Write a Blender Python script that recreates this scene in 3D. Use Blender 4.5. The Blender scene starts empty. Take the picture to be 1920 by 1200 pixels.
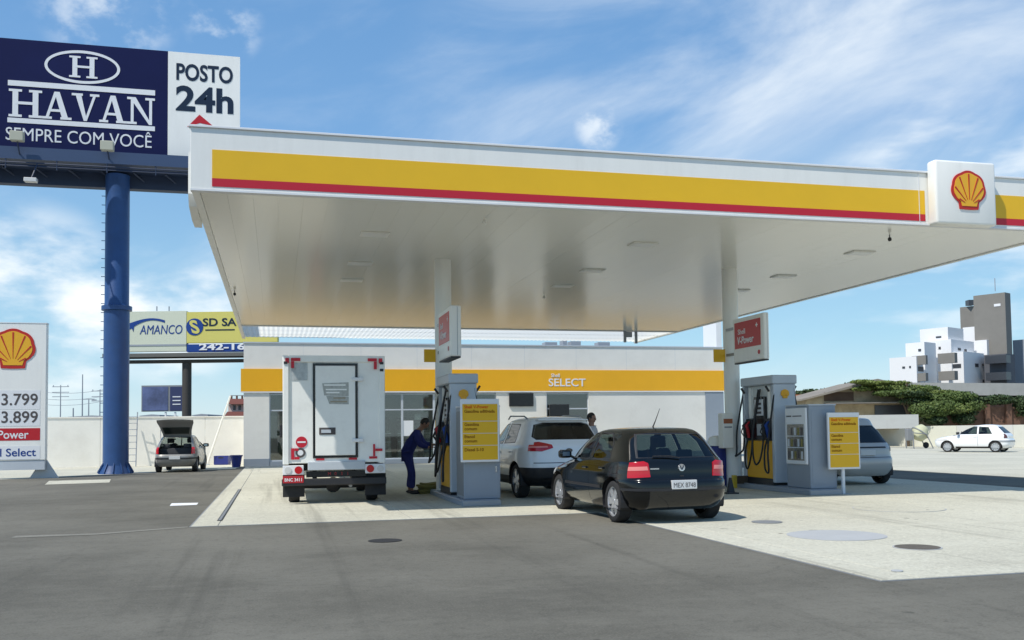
import bpy, bmesh, math, random
import numpy as np
from mathutils import Vector, Matrix, Euler
random.seed(7)
R = math.radians
S = bpy.context.scene
C = S.collection

# ------------------------------------------------------------------ camera
CAM = np.array([1.27089, -15.14876, 1.39181])
RT = np.array([0.96994731, -0.24300146, -0.01234908])
UP = np.array([5.55600303e-04, -4.85413398e-02, 9.98821020e-01])
FW = np.array([0.24331441, 0.96881063, 0.04694753])
FOC, SH, YAW = 1768.6348, 125.913, 0.2461
cd = bpy.data.cameras.new('camera')
cam = bpy.data.objects.new('camera', cd)
C.objects.link(cam)
m = Matrix.Identity(4)
for i in range(3):
    m[i][0], m[i][1], m[i][2], m[i][3] = RT[i], UP[i], -FW[i], CAM[i]
cam.matrix_world = m
cd.sensor_width = 36
cd.lens = 36 * FOC / 1920
cd.shift_y = SH / 1920
cd.clip_start, cd.clip_end = 0.1, 3000
S.camera = cam

# ------------------------------------------------------------------ light, sky, exposure
SUN = Vector((-0.62, -0.34, 1.0)).normalized()
EL, AZ = math.asin(SUN.z), math.atan2(SUN.x, SUN.y)
sl = bpy.data.lights.new('sun', 'SUN')
sl.energy, sl.angle, sl.color = 3.5, R(0.5), (1.0, 0.95, 0.87)
so = bpy.data.objects.new('sun', sl)
so.rotation_euler = SUN.to_track_quat('Z', 'Y').to_euler()
so.location = (-20, -20, 40)
C.objects.link(so)

W = bpy.data.worlds.new('World')
S.world = W
W.use_nodes = True
wn, wl = W.node_tree.nodes, W.node_tree.links
bg = wn['Background']
bg.inputs['Strength'].default_value = 0.115
sky = wn.new('ShaderNodeTexSky')
sky.sky_type = 'NISHITA'
sky.sun_disc = False
sky.sun_elevation, sky.sun_rotation = EL, AZ
sky.air_density, sky.dust_density, sky.ozone_density = 1.0, 0.3, 2.0
S.view_settings.view_transform = 'Standard'
S.view_settings.look = 'None'
S.view_settings.exposure = 0.30
S.view_settings.gamma = 1
S.view_settings.use_curve_mapping = False


def rayv(u, v):
    return FW + RT * (u - 960) / FOC - UP * (v - 600 - SH) / FOC


def px_dir(u, v):
    d = rayv(u, v)
    return Vector(d / np.linalg.norm(d))


def wnode(kind, **kw):
    n = wn.new(kind)
    for k, v in kw.items():
        setattr(n, k, v)
    return n


def cloud_layer():
    tc = wnode('ShaderNodeTexCoord')
    D = tc.outputs['Generated']
    sep = wnode('ShaderNodeSeparateXYZ'); wl.new(D, sep.inputs[0])
    den = wnode('ShaderNodeMath', operation='ADD'); wl.new(sep.outputs[2], den.inputs[0]); den.inputs[1].default_value = 0.12
    den2 = wnode('ShaderNodeMath', operation='MAXIMUM'); wl.new(den.outputs[0], den2.inputs[0]); den2.inputs[1].default_value = 0.04
    dx = wnode('ShaderNodeMath', operation='DIVIDE'); wl.new(sep.outputs[0], dx.inputs[0]); wl.new(den2.outputs[0], dx.inputs[1])
    dy = wnode('ShaderNodeMath', operation='DIVIDE'); wl.new(sep.outputs[1], dy.inputs[0]); wl.new(den2.outputs[0], dy.inputs[1])
    pl = wnode('ShaderNodeCombineXYZ'); wl.new(dx.outputs[0], pl.inputs[0]); wl.new(dy.outputs[0], pl.inputs[1])

    def noise(src, scale, detail, rough, stretch=(1, 1, 1), rot=0, off=(0, 0, 0), dist=0.0):
        mp = wnode('ShaderNodeMapping'); wl.new(src, mp.inputs[0])
        mp.inputs['Scale'].default_value = stretch
        mp.inputs['Rotation'].default_value = (0, 0, rot)
        mp.inputs['Location'].default_value = off
        n = wnode('ShaderNodeTexNoise'); wl.new(mp.outputs[0], n.inputs['Vector'])
        n.inputs['Scale'].default_value = scale; n.inputs['Detail'].default_value = detail
        n.inputs['Roughness'].default_value = rough; n.inputs['Distortion'].default_value = dist
        return n.outputs['Fac']

    def ramp(src, a, b, ta=0.0, tb=1.0):
        r = wnode('ShaderNodeMapRange'); r.interpolation_type = 'SMOOTHSTEP'
        wl.new(src, r.inputs[0])
        for i, q in zip((1, 2, 3, 4), (a, b, ta, tb)):
            r.inputs[i].default_value = q
        return r.outputs[0]

    def blob(u, v, inner, outer):
        d = wnode('ShaderNodeVectorMath', operation='DOT_PRODUCT')
        wl.new(D, d.inputs[0]); d.inputs[1].default_value = px_dir(u, v)
        return ramp(d.outputs['Value'], math.cos(R(outer)), math.cos(R(inner)))

    def mul(a, b):
        q = wnode('ShaderNodeMath', operation='MULTIPLY')
        wl.new(a, q.inputs[0])
        if isinstance(b, float):
            q.inputs[1].default_value = b
        else:
            wl.new(b, q.inputs[1])
        return q.outputs[0]

    def add(a, b):
        q = wnode('ShaderNodeMath', operation='ADD'); q.use_clamp = True
        wl.new(a, q.inputs[0]); wl.new(b, q.inputs[1]); return q.outputs[0]

    # high thin streaks
    vr = wnode('ShaderNodeVectorRotate'); vr.rotation_type = 'AXIS_ANGLE'; wl.new(D, vr.inputs['Vector'])
    vr.inputs['Axis'].default_value = Vector(FW); vr.inputs['Angle'].default_value = 0.30
    c1 = noise(vr.outputs[0], 2.6, 8, 0.56, (1, 1, 2.6), 0, (3.1, 1.2, 0.7), 0.5)
    cir = ramp(c1, 0.34, 0.80)
    area = add(add(blob(1330, 40, 3, 15), blob(1000, 160, 1, 9)), mul(blob(1800, 60, 2, 12), 0.9))
    cir = mul(mul(cir, area), 0.72)
    c1b = noise(vr.outputs[0], 4.5, 8, 0.6, (1, 1, 3), 0, (9.1, 4.2, 0), 0.3)
    thin = mul(ramp(c1b, 0.45, 0.8), 0.16)
    # low bank of cumulus
    c2 = noise(D, 9.0, 8, 0.55, (1, 1, 2.2), 0, (1.7, 0.4, 0.25))
    cum = mul(ramp(c2, 0.36, 0.66), add(blob(60, 585, 2.6, 6.5), mul(blob(330, 590, 1, 5), 0.85)))
    c3 = noise(D, 20.0, 6, 0.55, (1, 1, 1.4), 0, (5.2, 0.4, 0.3))
    puff = mul(ramp(c3, 0.45, 0.66), add(add(mul(blob(1122, 240, 0.3, 1.6), 0.55), mul(blob(420, 45, 0.4, 2.4), 0.45)), mul(blob(200, 10, 1, 4), 0.45)))
    right = mul(ramp(noise(D, 10.0, 6, 0.5, (1, 1, 3.5), 0, (0.2, 0.9, 0)), 0.45, 0.72), mul(blob(1800, 430, 2, 9), 0.5))
    low = mul(ramp(sep.outputs[2], 0.10, 0.0), 0.18)      # haze towards the horizon, all the way round
    return add(add(add(add(cir, thin), add(cum, puff)), right), low)


mixc = wnode('ShaderNodeMix', data_type='RGBA')
wl.new(cloud_layer(), mixc.inputs['Factor'])
hs = wnode('ShaderNodeHueSaturation')
hs.inputs['Saturation'].default_value = 1.16
hs.inputs['Value'].default_value = 1.1
wl.new(sky.outputs[0], hs.inputs['Color'])
# the clear-sky model whitens too fast towards the horizon: blend it with a plain elevation gradient, alike all round
tcg = wnode('ShaderNodeTexCoord'); sg = wnode('ShaderNodeSeparateXYZ'); wl.new(tcg.outputs['Generated'], sg.inputs[0])
gr_ = wnode('ShaderNodeValToRGB'); wl.new(sg.outputs[2], gr_.inputs[0])
els = [(0.0, (3.9, 5.7, 6.7)), (0.09, (3.0, 5.2, 6.7)), (0.30, (1.62, 3.35, 5.9)), (0.45, (1.25, 2.85, 5.4)), (1.0, (0.8, 2.0, 4.3))]
cr_ = gr_.color_ramp
for i, (p_, c_) in enumerate(els):
    e_ = cr_.elements[i] if i < 2 else cr_.elements.new(p_)
    e_.position = p_; e_.color = (*[q_ / 10 for q_ in c_], 1)
gs_ = wnode('ShaderNodeVectorMath', operation='SCALE'); wl.new(gr_.outputs[0], gs_.inputs[0]); gs_.inputs['Scale'].default_value = 9.1
mg = wnode('ShaderNodeMix', data_type='RGBA'); mg.inputs['Factor'].default_value = 0.78
wl.new(hs.outputs[0], mg.inputs[6]); wl.new(gs_.outputs[0], mg.inputs[7])
wl.new(mg.outputs[2], mixc.inputs[6])
mixc.inputs[7].default_value = (7.2, 7.6, 7.8, 1)
wl.new(mixc.outputs[2], bg.inputs['Color'])


# ------------------------------------------------------------------ helpers
def onz(u, v, z=0.0):
    d = rayv(u, v); return Vector(CAM + d * (z - CAM[2]) / d[2])


def ony(u, v, y):
    d = rayv(u, v); return Vector(CAM + d * (y - CAM[1]) / d[1])


def ond(u, v, dep):
    return Vector(CAM + rayv(u, v) * dep)


def M(name, col, rough=0.5, metal=0.0, spec=0.5, var=0.0, vscale=2.0, bump=0.0, bscale=60.0, coat=0.0, stretch=(1, 1, 1), dirt=0.0, dscale=0.6, dcol=(0.2, 0.18, 0.15)):
    mt = bpy.data.materials.new(name); mt.use_nodes = True
    n, l = mt.node_tree.nodes, mt.node_tree.links
    b = n['Principled BSDF']
    b.inputs['Roughness'].default_value = rough
    b.inputs['Metallic'].default_value = metal
    b.inputs['Specular IOR Level'].default_value = spec
    b.inputs['Coat Weight'].default_value = coat
    b.inputs['Coat Roughness'].default_value = 0.04
    b.inputs['Base Color'].default_value = (*col, 1)
    if var or bump or dirt:
        tc = n.new('ShaderNodeTexCoord'); mp = n.new('ShaderNodeMapping')
        mp.inputs['Scale'].default_value = stretch
        l.new(tc.outputs['Object'], mp.inputs[0])
        cur = None
        if var:
            t = n.new('ShaderNodeTexNoise'); l.new(mp.outputs[0], t.inputs['Vector'])
            t.inputs['Scale'].default_value = vscale; t.inputs['Detail'].default_value = 8; t.inputs['Roughness'].default_value = 0.65
            mx = n.new('ShaderNodeMix'); mx.data_type = 'RGBA'
            mr = n.new('ShaderNodeMapRange'); l.new(t.outputs['Fac'], mr.inputs[0]); mr.inputs[1].default_value = 0.3; mr.inputs[2].default_value = 0.7
            l.new(mr.outputs[0], mx.inputs['Factor'])
            mx.inputs[6].default_value = (*[c * (1 - var) for c in col], 1)
            mx.inputs[7].default_value = (*[min(1, c * (1 + var)) for c in col], 1)
            cur = mx.outputs[2]
        if dirt:
            t = n.new('ShaderNodeTexNoise'); l.new(mp.outputs[0], t.inputs['Vector'])
            t.inputs['Scale'].default_value = dscale; t.inputs['Detail'].default_value = 9; t.inputs['Roughness'].default_value = 0.7
            mr = n.new('ShaderNodeMapRange'); l.new(t.outputs['Fac'], mr.inputs[0]); mr.inputs[1].default_value = 0.5; mr.inputs[2].default_value = 0.75; mr.inputs[4].default_value = dirt
            mx = n.new('ShaderNodeMix'); mx.data_type = 'RGBA'
            l.new(mr.outputs[0], mx.inputs['Factor'])
            if cur is None:
                mx.inputs[6].default_value = (*col, 1)
            else:
                l.new(cur, mx.inputs[6])
            mx.inputs[7].default_value = (*dcol, 1)
            cur = mx.outputs[2]
        if cur is not None:
            l.new(cur, b.inputs['Base Color'])
        if bump:
            t = n.new('ShaderNodeTexNoise'); l.new(mp.outputs[0], t.inputs['Vector'])
            t.inputs['Scale'].default_value = bscale; t.inputs['Detail'].default_value = 4
            bp = n.new('ShaderNodeBump'); bp.inputs['Strength'].default_value = bump; bp.inputs['Distance'].default_value = 0.02
            l.new(t.outputs['Fac'], bp.inputs['Height']); l.new(bp.outputs[0], b.inputs['Normal'])
    return mt


def glass(name, tint, rough=0.02, extra=0.02):
    mt = bpy.data.materials.new(name); mt.use_nodes = True
    n, l = mt.node_tree.nodes, mt.node_tree.links
    n.remove(n['Principled BSDF'])
    out = n['Material Output']
    tr = n.new('ShaderNodeBsdfTransparent'); tr.inputs[0].default_value = (*tint, 1)
    gl = n.new('ShaderNodeBsdfGlossy'); gl.inputs['Roughness'].default_value = rough
    fr = n.new('ShaderNodeFresnel'); fr.inputs[0].default_value = 1.5
    geo = n.new('ShaderNodeNewGeometry')   # both sides reflect alike
    mth = n.new('ShaderNodeMath'); mth.operation = 'ADD'; mth.use_clamp = True
    l.new(fr.outputs[0], mth.inputs[0]); mth.inputs[1].default_value = extra
    cap = n.new('ShaderNodeMix'); cap.data_type = 'FLOAT'
    l.new(geo.outputs['Backfacing'], cap.inputs[0]); l.new(mth.outputs[0], cap.inputs[2]); cap.inputs[3].default_value = 0.08
    mx = n.new('ShaderNodeMixShader')
    l.new(cap.outputs[0], mx.inputs[0]); l.new(tr.outputs[0], mx.inputs[1]); l.new(gl.outputs[0], mx.inputs[2])
    l.new(mx.outputs[0], out.inputs[0])
    return mt


def translucent(name, col):
    mt = bpy.data.materials.new(name); mt.use_nodes = True
    n, l = mt.node_tree.nodes, mt.node_tree.links
    n.remove(n['Principled BSDF'])
    a = n.new('ShaderNodeBsdfTranslucent'); a.inputs[0].default_value = (*col, 1)
    b = n.new('ShaderNodeBsdfDiffuse'); b.inputs[0].default_value = (*col, 1)
    mx = n.new('ShaderNodeMixShader'); mx.inputs[0].default_value = 0.35
    l.new(a.outputs[0], mx.inputs[1]); l.new(b.outputs[0], mx.inputs[2]); l.new(mx.outputs[0], n['Material Output'].inputs[0])
    return mt


class MT: pass


def ground_mat(name, base, light, dark, rough, grain, streak=0.5, rot=0.3, wear=0.5, crack=0.0):
    mt = bpy.data.materials.new(name); mt.use_nodes = True
    n, l = mt.node_tree.nodes, mt.node_tree.links
    b = n['Principled BSDF']; b.inputs['Roughness'].default_value = rough; b.inputs['Specular IOR Level'].default_value = 0.3
    geo = n.new('ShaderNodeNewGeometry')

    def tex(scale, detail, stretch=(1, 1, 1), r=0.0, rg=0.6, off=(0, 0, 0)):
        mp = n.new('ShaderNodeMapping'); l.new(geo.outputs['Position'], mp.inputs[0])
        mp.inputs['Scale'].default_value = stretch; mp.inputs['Rotation'].default_value = (0, 0, r); mp.inputs['Location'].default_value = off
        t = n.new('ShaderNodeTexNoise'); l.new(mp.outputs[0], t.inputs['Vector'])
        t.inputs['Scale'].default_value = scale; t.inputs['Detail'].default_value = detail; t.inputs['Roughness'].default_value = rg
        return t.outputs['Fac']

    def rng(src, a, bb, t=1.0):
        r = n.new('ShaderNodeMapRange'); l.new(src, r.inputs[0]); r.inputs[1].default_value = a; r.inputs[2].default_value = bb; r.inputs[4].default_value = t
        return r.outputs[0]

    def mix(f, a, c):
        mx = n.new('ShaderNodeMix'); mx.data_type = 'RGBA'; l.new(f, mx.inputs['Factor'])
        if isinstance(a, tuple): mx.inputs[6].default_value = (*a, 1)
        else: l.new(a, mx.inputs[6])
        mx.inputs[7].default_value = (*c, 1)
        return mx.outputs[2]
    c = mix(rng(tex(0.22, 7), 0.40, 0.62, 1.0), base, light)
    c = mix(rng(tex(0.9, 8, (1, 0.22, 1), rot), 0.5, 0.78, streak), c, light)
    c = mix(rng(tex(0.55, 8, (0.5, 1, 1), -0.4, 0.7, (4, 7, 0)), 0.54, 0.8, 0.75), c, dark)
    c = mix(rng(tex(2.3, 6, (1, 1, 1), 0, 0.7, (14, 2, 0)), 0.62, 0.85, 0.6), c, dark)
    c = mix(rng(tex(1.7, 9, (0.6, 1, 1), 0.5, 0.75, (31, 12, 0)), 0.48, 0.68, 0.55), c, light)
    c = mix(rng(tex(9.0, 5, (1, 1, 1), 0, 0.7, (1, 42, 0)), 0.5, 0.7, 0.45), c, dark)
    c = mix(rng(tex(grain, 3), 0.5, 0.72, 0.35), c, tuple(x * 1.5 for x in light))
    c = mix(rng(tex(grain * 0.8, 3, off=(3, 3, 3)), 0.52, 0.75, 0.4), c, tuple(x * 0.6 for x in dark))
    c = mix(rng(tex(1.0, 6, (1.9, 0.05, 1), 0.03, 0.6, (2, 5, 0)), 0.56, 0.74, wear), c, tuple(x * 0.72 for x in dark))
    c = mix(rng(tex(1.0, 5, (0.05, 1.4, 1), 0.18, 0.6, (7, 1, 0)), 0.56, 0.76, wear), c, light)
    c = mix(rng(tex(5.0, 4, (1, 1, 1), 0, 0.5, (21, 8, 0)), 0.68, 0.74, wear), c, tuple(x * 0.55 for x in dark))
    mpv = n.new('ShaderNodeMapping'); l.new(geo.outputs['Position'], mpv.inputs[0])
    dn = n.new('ShaderNodeTexNoise'); l.new(geo.outputs['Position'], dn.inputs['Vector']); dn.inputs['Scale'].default_value = 1.3; dn.inputs['Detail'].default_value = 6
    av = n.new('ShaderNodeVectorMath'); av.operation = 'ADD'; l.new(geo.outputs['Position'], av.inputs[0]); l.new(dn.outputs['Color'], av.inputs[1])
    vo = n.new('ShaderNodeTexVoronoi'); vo.feature = 'DISTANCE_TO_EDGE'; vo.inputs['Scale'].default_value = 0.22; l.new(av.outputs[0], vo.inputs['Vector'])
    c = mix(rng(vo.outputs['Distance'], 0.004, 0.0015, crack), c, tuple(x * 0.5 for x in dark))
    l.new(c, b.inputs['Base Color'])
    bp = n.new('ShaderNodeBump'); bp.inputs['Strength'].default_value = 0.35; bp.inputs['Distance'].default_value = 0.01
    l.new(tex(grain, 4), bp.inputs['Height']); l.new(bp.outputs[0], b.inputs['Normal'])
    return mt


MT.asphalt = ground_mat('asphalt', (0.110, 0.104, 0.084), (0.175, 0.166, 0.136), (0.070, 0.066, 0.054), 0.9, 55.0, crack=0.12)
MT.concrete = ground_mat('pale concrete', (0.50, 0.48, 0.385), (0.58, 0.56, 0.455), (0.35, 0.33, 0.265), 0.85, 30.0, 0.5, 1.2, wear=0.85)
MT.lot = ground_mat('lot concrete', (0.48, 0.465, 0.38), (0.57, 0.55, 0.45), (0.37, 0.355, 0.29), 0.9, 20.0, 0.5, 0.8)
MT.white = M('white panel paint', (0.87, 0.86, 0.81), 0.38, var=0.03, vscale=1.2, stretch=(2.5, 2.5, 0.35), dirt=0.16, dscale=1.3, dcol=(0.5, 0.48, 0.42))
MT.white2 = M('white wall paint', (0.78, 0.76, 0.70), 0.7, var=0.04, vscale=0.8, dirt=0.25, dscale=0.9, dcol=(0.5, 0.46, 0.4))
MT.cream = M('boundary wall paint', (0.90, 0.87, 0.79), 0.8, var=0.05, vscale=0.6, dirt=0.3, dscale=0.5, dcol=(0.55, 0.5, 0.42))
MT.soffit = M('gloss soffit panel', (0.85, 0.83, 0.75), 0.19, spec=0.55, bump=0.014, bscale=1.1, stretch=(3.0, 0.35, 1))
MT.yellow = M('yellow band film', (0.86, 0.50, 0.010), 0.4, var=0.04, vscale=0.7)
MT.orange = M('amber band film', (0.86, 0.43, 0.008), 0.45, var=0.04, vscale=0.7)
MT.signyellow = M('amber sign film', (0.80, 0.45, 0.005), 0.4)
MT.red = M('red film', (0.55, 0.012, 0.03), 0.4)
MT.signred = M('red sign film', (0.50, 0.012, 0.02), 0.35)
MT.emblemyellow = M('emblem yellow', (0.85, 0.44, 0.02), 0.4)
MT.emblemred = M('emblem red', (0.52, 0.02, 0.012), 0.4)
MT.navy = M('navy billboard print', (0.008, 0.013, 0.068), 0.7, spec=0.12, var=0.1, vscale=0.5)
MT.print_white = M('white print', (0.78, 0.79, 0.80), 0.6, spec=0.15)
MT.print_navy = M('navy print', (0.015, 0.03, 0.06), 0.6, spec=0.15)
MT.print_blue = M('blue print', (0.02, 0.06, 0.25), 0.6, spec=0.15)
MT.print_grey = M('grey print', (0.10, 0.09, 0.09), 0.6, spec=0.15)
MT.print_orange = M('orange print', (0.75, 0.12, 0.01), 0.6, spec=0.15)
MT.print_brown = M('brown print', (0.28, 0.11, 0.005), 0.6, spec=0.15)
MT.polebl = M('blue pole paint', (0.022, 0.068, 0.20), 0.4, var=0.12, vscale=1.5, dirt=0.3, dscale=1.1, dcol=(0.05, 0.08, 0.13))
MT.poledark = M('dark steel paint', (0.020, 0.035, 0.075), 0.5)
MT.steel = M('grey steel', (0.33, 0.35, 0.38), 0.4, metal=0.3, var=0.06)
MT.greypanel = M('grey blue panel', (0.27, 0.31, 0.36), 0.4, var=0.05, vscale=1.5)
MT.lightgrey = M('light grey panel', (0.50, 0.54, 0.58), 0.4, var=0.04)
MT.midgrey = M('mid grey paint', (0.22, 0.23, 0.24), 0.6)
MT.dark = M('dark plastic', (0.02, 0.02, 0.023), 0.5)
MT.black = M('black gloss', (0.008, 0.008, 0.01), 0.2)
MT.rubber = M('tyre rubber', (0.022, 0.022, 0.023), 0.85, var=0.2, vscale=9)
MT.alloy = M('alloy rim', (0.62, 0.63, 0.65), 0.3, metal=0.65)
MT.hub = M('grey wheel cover', (0.38, 0.39, 0.40), 0.45, metal=0.4)
MT.chrome = M('bright metal', (0.75, 0.76, 0.78), 0.18, metal=0.9)
MT.tail = M('red lamp lens', (0.50, 0.006, 0.012), 0.12, coat=0.6)
MT.tailpale = M('pale lamp lens', (0.80, 0.25, 0.22), 0.15, coat=0.5)
MT.lampwhite = M('clear lamp lens', (0.65, 0.64, 0.62), 0.15)
MT.seat = M('seat cloth', (0.045, 0.048, 0.055), 0.9)
MT.plate = M('plate grey', (0.62, 0.63, 0.63), 0.5)
MT.platered = M('plate red', (0.42, 0.012, 0.02), 0.5)
MT.carblack = M('black car paint', (0.0035, 0.0045, 0.005), 0.12, spec=0.3, coat=0.5, var=0.2, vscale=3)
MT.carwhite = M('white car paint', (0.86, 0.87, 0.87), 0.25, coat=0.7)
MT.carsilver = M('silver car paint', (0.46, 0.455, 0.44), 0.35, metal=0.2, coat=0.6)
MT.cargrey = M('pewter car paint', (0.27, 0.265, 0.25), 0.35, metal=0.3, coat=0.4)
MT.glass_car = glass('car glass', (0.30, 0.36, 0.34))
MT.glass_dark = glass('dark car glass', (0.035, 0.04, 0.045))
MT.glass_shop = glass('shop glass', (0.70, 0.75, 0.72), extra=0.10)
MT.mirror = M('mirror glass', (0.8, 0.8, 0.8), 0.03, metal=1.0)
MT.sheet = translucent('translucent roof sheet', (0.86, 0.87, 0.83))
MT.skin = M('skin', (0.32, 0.17, 0.11), 0.6)
MT.hair = M('hair', (0.012, 0.010, 0.009), 0.6)
MT.navycloth = M('navy work cloth', (0.022, 0.030, 0.165), 0.85, var=0.15, vscale=6, bump=0.3, bscale=14)
MT.shirt = M('pale shirt cloth', (0.50, 0.50, 0.52), 0.85, var=0.08, vscale=5)
MT.hose = M('black hose', (0.012, 0.012, 0.014), 0.55)
MT.olive = M('olive hose', (0.20, 0.18, 0.05), 0.7, var=0.2, vscale=6)
MT.bluebin = M('blue bin plastic', (0.02, 0.03, 0.20), 0.5)
MT.yellowpaint = M('yellow guard paint', (0.55, 0.40, 0.03), 0.6, dirt=0.5, dscale=5)
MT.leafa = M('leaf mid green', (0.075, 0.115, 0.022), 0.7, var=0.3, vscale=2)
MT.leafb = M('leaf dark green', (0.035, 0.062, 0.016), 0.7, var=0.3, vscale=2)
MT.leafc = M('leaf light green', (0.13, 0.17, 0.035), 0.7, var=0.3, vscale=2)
MT.bark = M('bark', (0.10, 0.07, 0.045), 0.9)
MT.brickred = M('old red masonry', (0.16, 0.085, 0.055), 0.9, var=0.25, vscale=3, bump=0.4, bscale=10)
MT.plaster = M('old tan plaster', (0.42, 0.34, 0.22), 0.9, var=0.25, vscale=1.2, dirt=0.7, dscale=1.0, dcol=(0.12, 0.09, 0.06))
MT.tile = M('orange roof tile', (0.42, 0.14, 0.06), 0.8, var=0.2, vscale=4)
MT.slate = M('grey roof sheet', (0.36, 0.36, 0.34), 0.8, var=0.1, vscale=1)
MT.tower = M('grey tower paint', (0.215, 0.205, 0.185), 0.8, var=0.05, vscale=0.6)
MT.towerw = M('white tower paint', (0.80, 0.80, 0.80), 0.8)
MT.towerd = M('dark opening', (0.05, 0.055, 0.065), 0.3)
MT.distant = M('distant grey', (0.30, 0.33, 0.37), 0.8)
MT.mixer = M('mixer drum paint', (0.52, 0.52, 0.34), 0.6, dirt=0.5, dscale=3)
MT.patch = M('grey cement patch', (0.42, 0.43, 0.43), 0.85, var=0.05)
MT.iron = M('rusty iron lid', (0.11, 0.095, 0.075), 0.8, var=0.2, vscale=8, bump=0.4, bscale=30)
MT.signboard = M('billboard pale print', (0.60, 0.63, 0.50), 0.6)
MT.signlime = M('billboard yellow print', (0.62, 0.56, 0.14), 0.6)
MT.interior = M('shop interior', (0.66, 0.67, 0.64), 0.8)
MT.goods = M('shop goods', (0.36, 0.33, 0.29), 0.7, var=0.7, vscale=6)
MT.lampglow = M('ceiling lamp lens', (0.85, 0.85, 0.82), 0.3)


def thing(name, label, cat, loc=(0, 0, 0), rz=0.0, group=None):
    o = bpy.data.objects.new(name, None); C.objects.link(o)
    o.empty_display_size = 0.3
    o.matrix_world = Matrix.Translation(Vector(loc)) @ Matrix.Rotation(rz, 4, 'Z')
    o['label'] = label; o['category'] = cat
    if group: o['group'] = group
    return o


def mwof(o):
    m = o.matrix_basis.copy()
    while o.parent:
        o = o.parent; m = o.matrix_basis @ m
    return m


def obj(name, bm, mat, parent=None, smooth=None, world=False, label=None, kind=None):
    if world and parent is not None:
        bm.transform(mwof(parent).inverted())
    bmesh.ops.recalc_face_normals(bm, faces=bm.faces)
    me = bpy.data.meshes.new(name)
    if smooth:
        for f in bm.faces: f.smooth = True
    bm.to_mesh(me); bm.free()
    if smooth: me.set_sharp_from_angle(angle=R(smooth))
    me.materials.append(mat)
    o = bpy.data.objects.new(name, me); C.objects.link(o)
    if parent is not None: o.parent = parent
    if label: o['label'] = label
    if kind: o['kind'] = kind
    return o


def tag(o, label, cat, group=None):
    o['label'] = label; o['category'] = cat
    if group: o['group'] = group
    return o


def copy_tree(o, parent=None):
    c = o.copy(); C.objects.link(c)
    if parent is not None: c.parent = parent
    for ch in list(o.children): copy_tree(ch, c)
    return c


def BM(): return bmesh.new()


def box(bm, x0, x1, y0, y1, z0, z1, bev=0.0, seg=1):
    r = bmesh.ops.create_cube(bm, size=1)
    vs = r['verts']
    for v in vs:
        v.co = Vector(((x0 + x1) / 2 + v.co.x * (x1 - x0), (y0 + y1) / 2 + v.co.y * (y1 - y0), (z0 + z1) / 2 + v.co.z * (z1 - z0)))
    if bev:
        es = list({e for v in vs for e in v.link_edges})
        bmesh.ops.bevel(bm, geom=es, offset=bev, segments=seg, affect='EDGES', profile=0.5)
    return bm


def B(*a, **k): return box(BM(), *a, **k)


def tube(bm, pts, r, seg=8, cap=True):
    pts = [Vector(p) for p in pts]
    rs = r if isinstance(r, (list, tuple)) else [r] * len(pts)
    t0 = (pts[1] - pts[0]).normalized()
    n = t0.cross(Vector((0, 0, 1)))
    if n.length < 0.01: n = t0.cross(Vector((0, 1, 0)))
    n.normalize()
    rings = []
    for i, p in enumerate(pts):
        t = (pts[min(i + 1, len(pts) - 1)] - pts[max(i - 1, 0)]).normalized()
        n = (n - t * n.dot(t)).normalized(); b = t.cross(n)
        rings.append([bm.verts.new(p + (n * math.cos(2 * math.pi * k / seg) + b * math.sin(2 * math.pi * k / seg)) * rs[i]) for k in range(seg)])
    for a, c in zip(rings, rings[1:]):
        for k in range(seg):
            bm.faces.new((a[k], a[(k + 1) % seg], c[(k + 1) % seg], c[k]))
    if cap:
        bm.faces.new(rings[0][::-1]); bm.faces.new(rings[-1])
    return bm


def T(pts, r, seg=8): return tube(BM(), pts, r, seg)


def prism(bm, poly, ax, d0, d1):
    mk = {'y': lambda a, b, d: (a, d, b), 'x': lambda a, b, d: (d, a, b), 'z': lambda a, b, d: (a, b, d)}[ax]
    A = [bm.verts.new(mk(a, b, d0)) for a, b in poly]
    Bv = [bm.verts.new(mk(a, b, d1)) for a, b in poly]
    n = len(poly)
    bm.faces.new(A); bm.faces.new(Bv[::-1])
    for i in range(n):
        bm.faces.new((A[i], Bv[i], Bv[(i + 1) % n], A[(i + 1) % n]))
    return bm


def P(poly, ax, d0, d1): return prism(BM(), poly, ax, d0, d1)


def lathe(bm, prof, seg=24, ax='z', close=True):
    rings = []
    for r, h in prof:
        ring = []
        for k in range(seg):
            a = 2 * math.pi * k / seg
            c, s = r * math.cos(a), r * math.sin(a)
            ring.append(bm.verts.new({'z': (c, s, h), 'x': (h, c, s), 'y': (c, h, s)}[ax]))
        rings.append(ring)
    for a, b in zip(rings, rings[1:]):
        for k in range(seg):
            bm.faces.new((a[k], a[(k + 1) % seg], b[(k + 1) % seg], b[k]))
    if close:
        bm.faces.new(rings[0]); bm.faces.new(rings[-1])
    return bm


def disc(cx, cy, r, n=40, ry=None):
    return [(cx + r * math.cos(2 * math.pi * k / n), cy + (ry or r) * math.sin(2 * math.pi * k / n)) for k in range(n)]


FR = Euler((R(90), 0, 0))            # print that faces -y
LF = Euler((R(90), 0, R(-90)))       # print that faces -x


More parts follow.
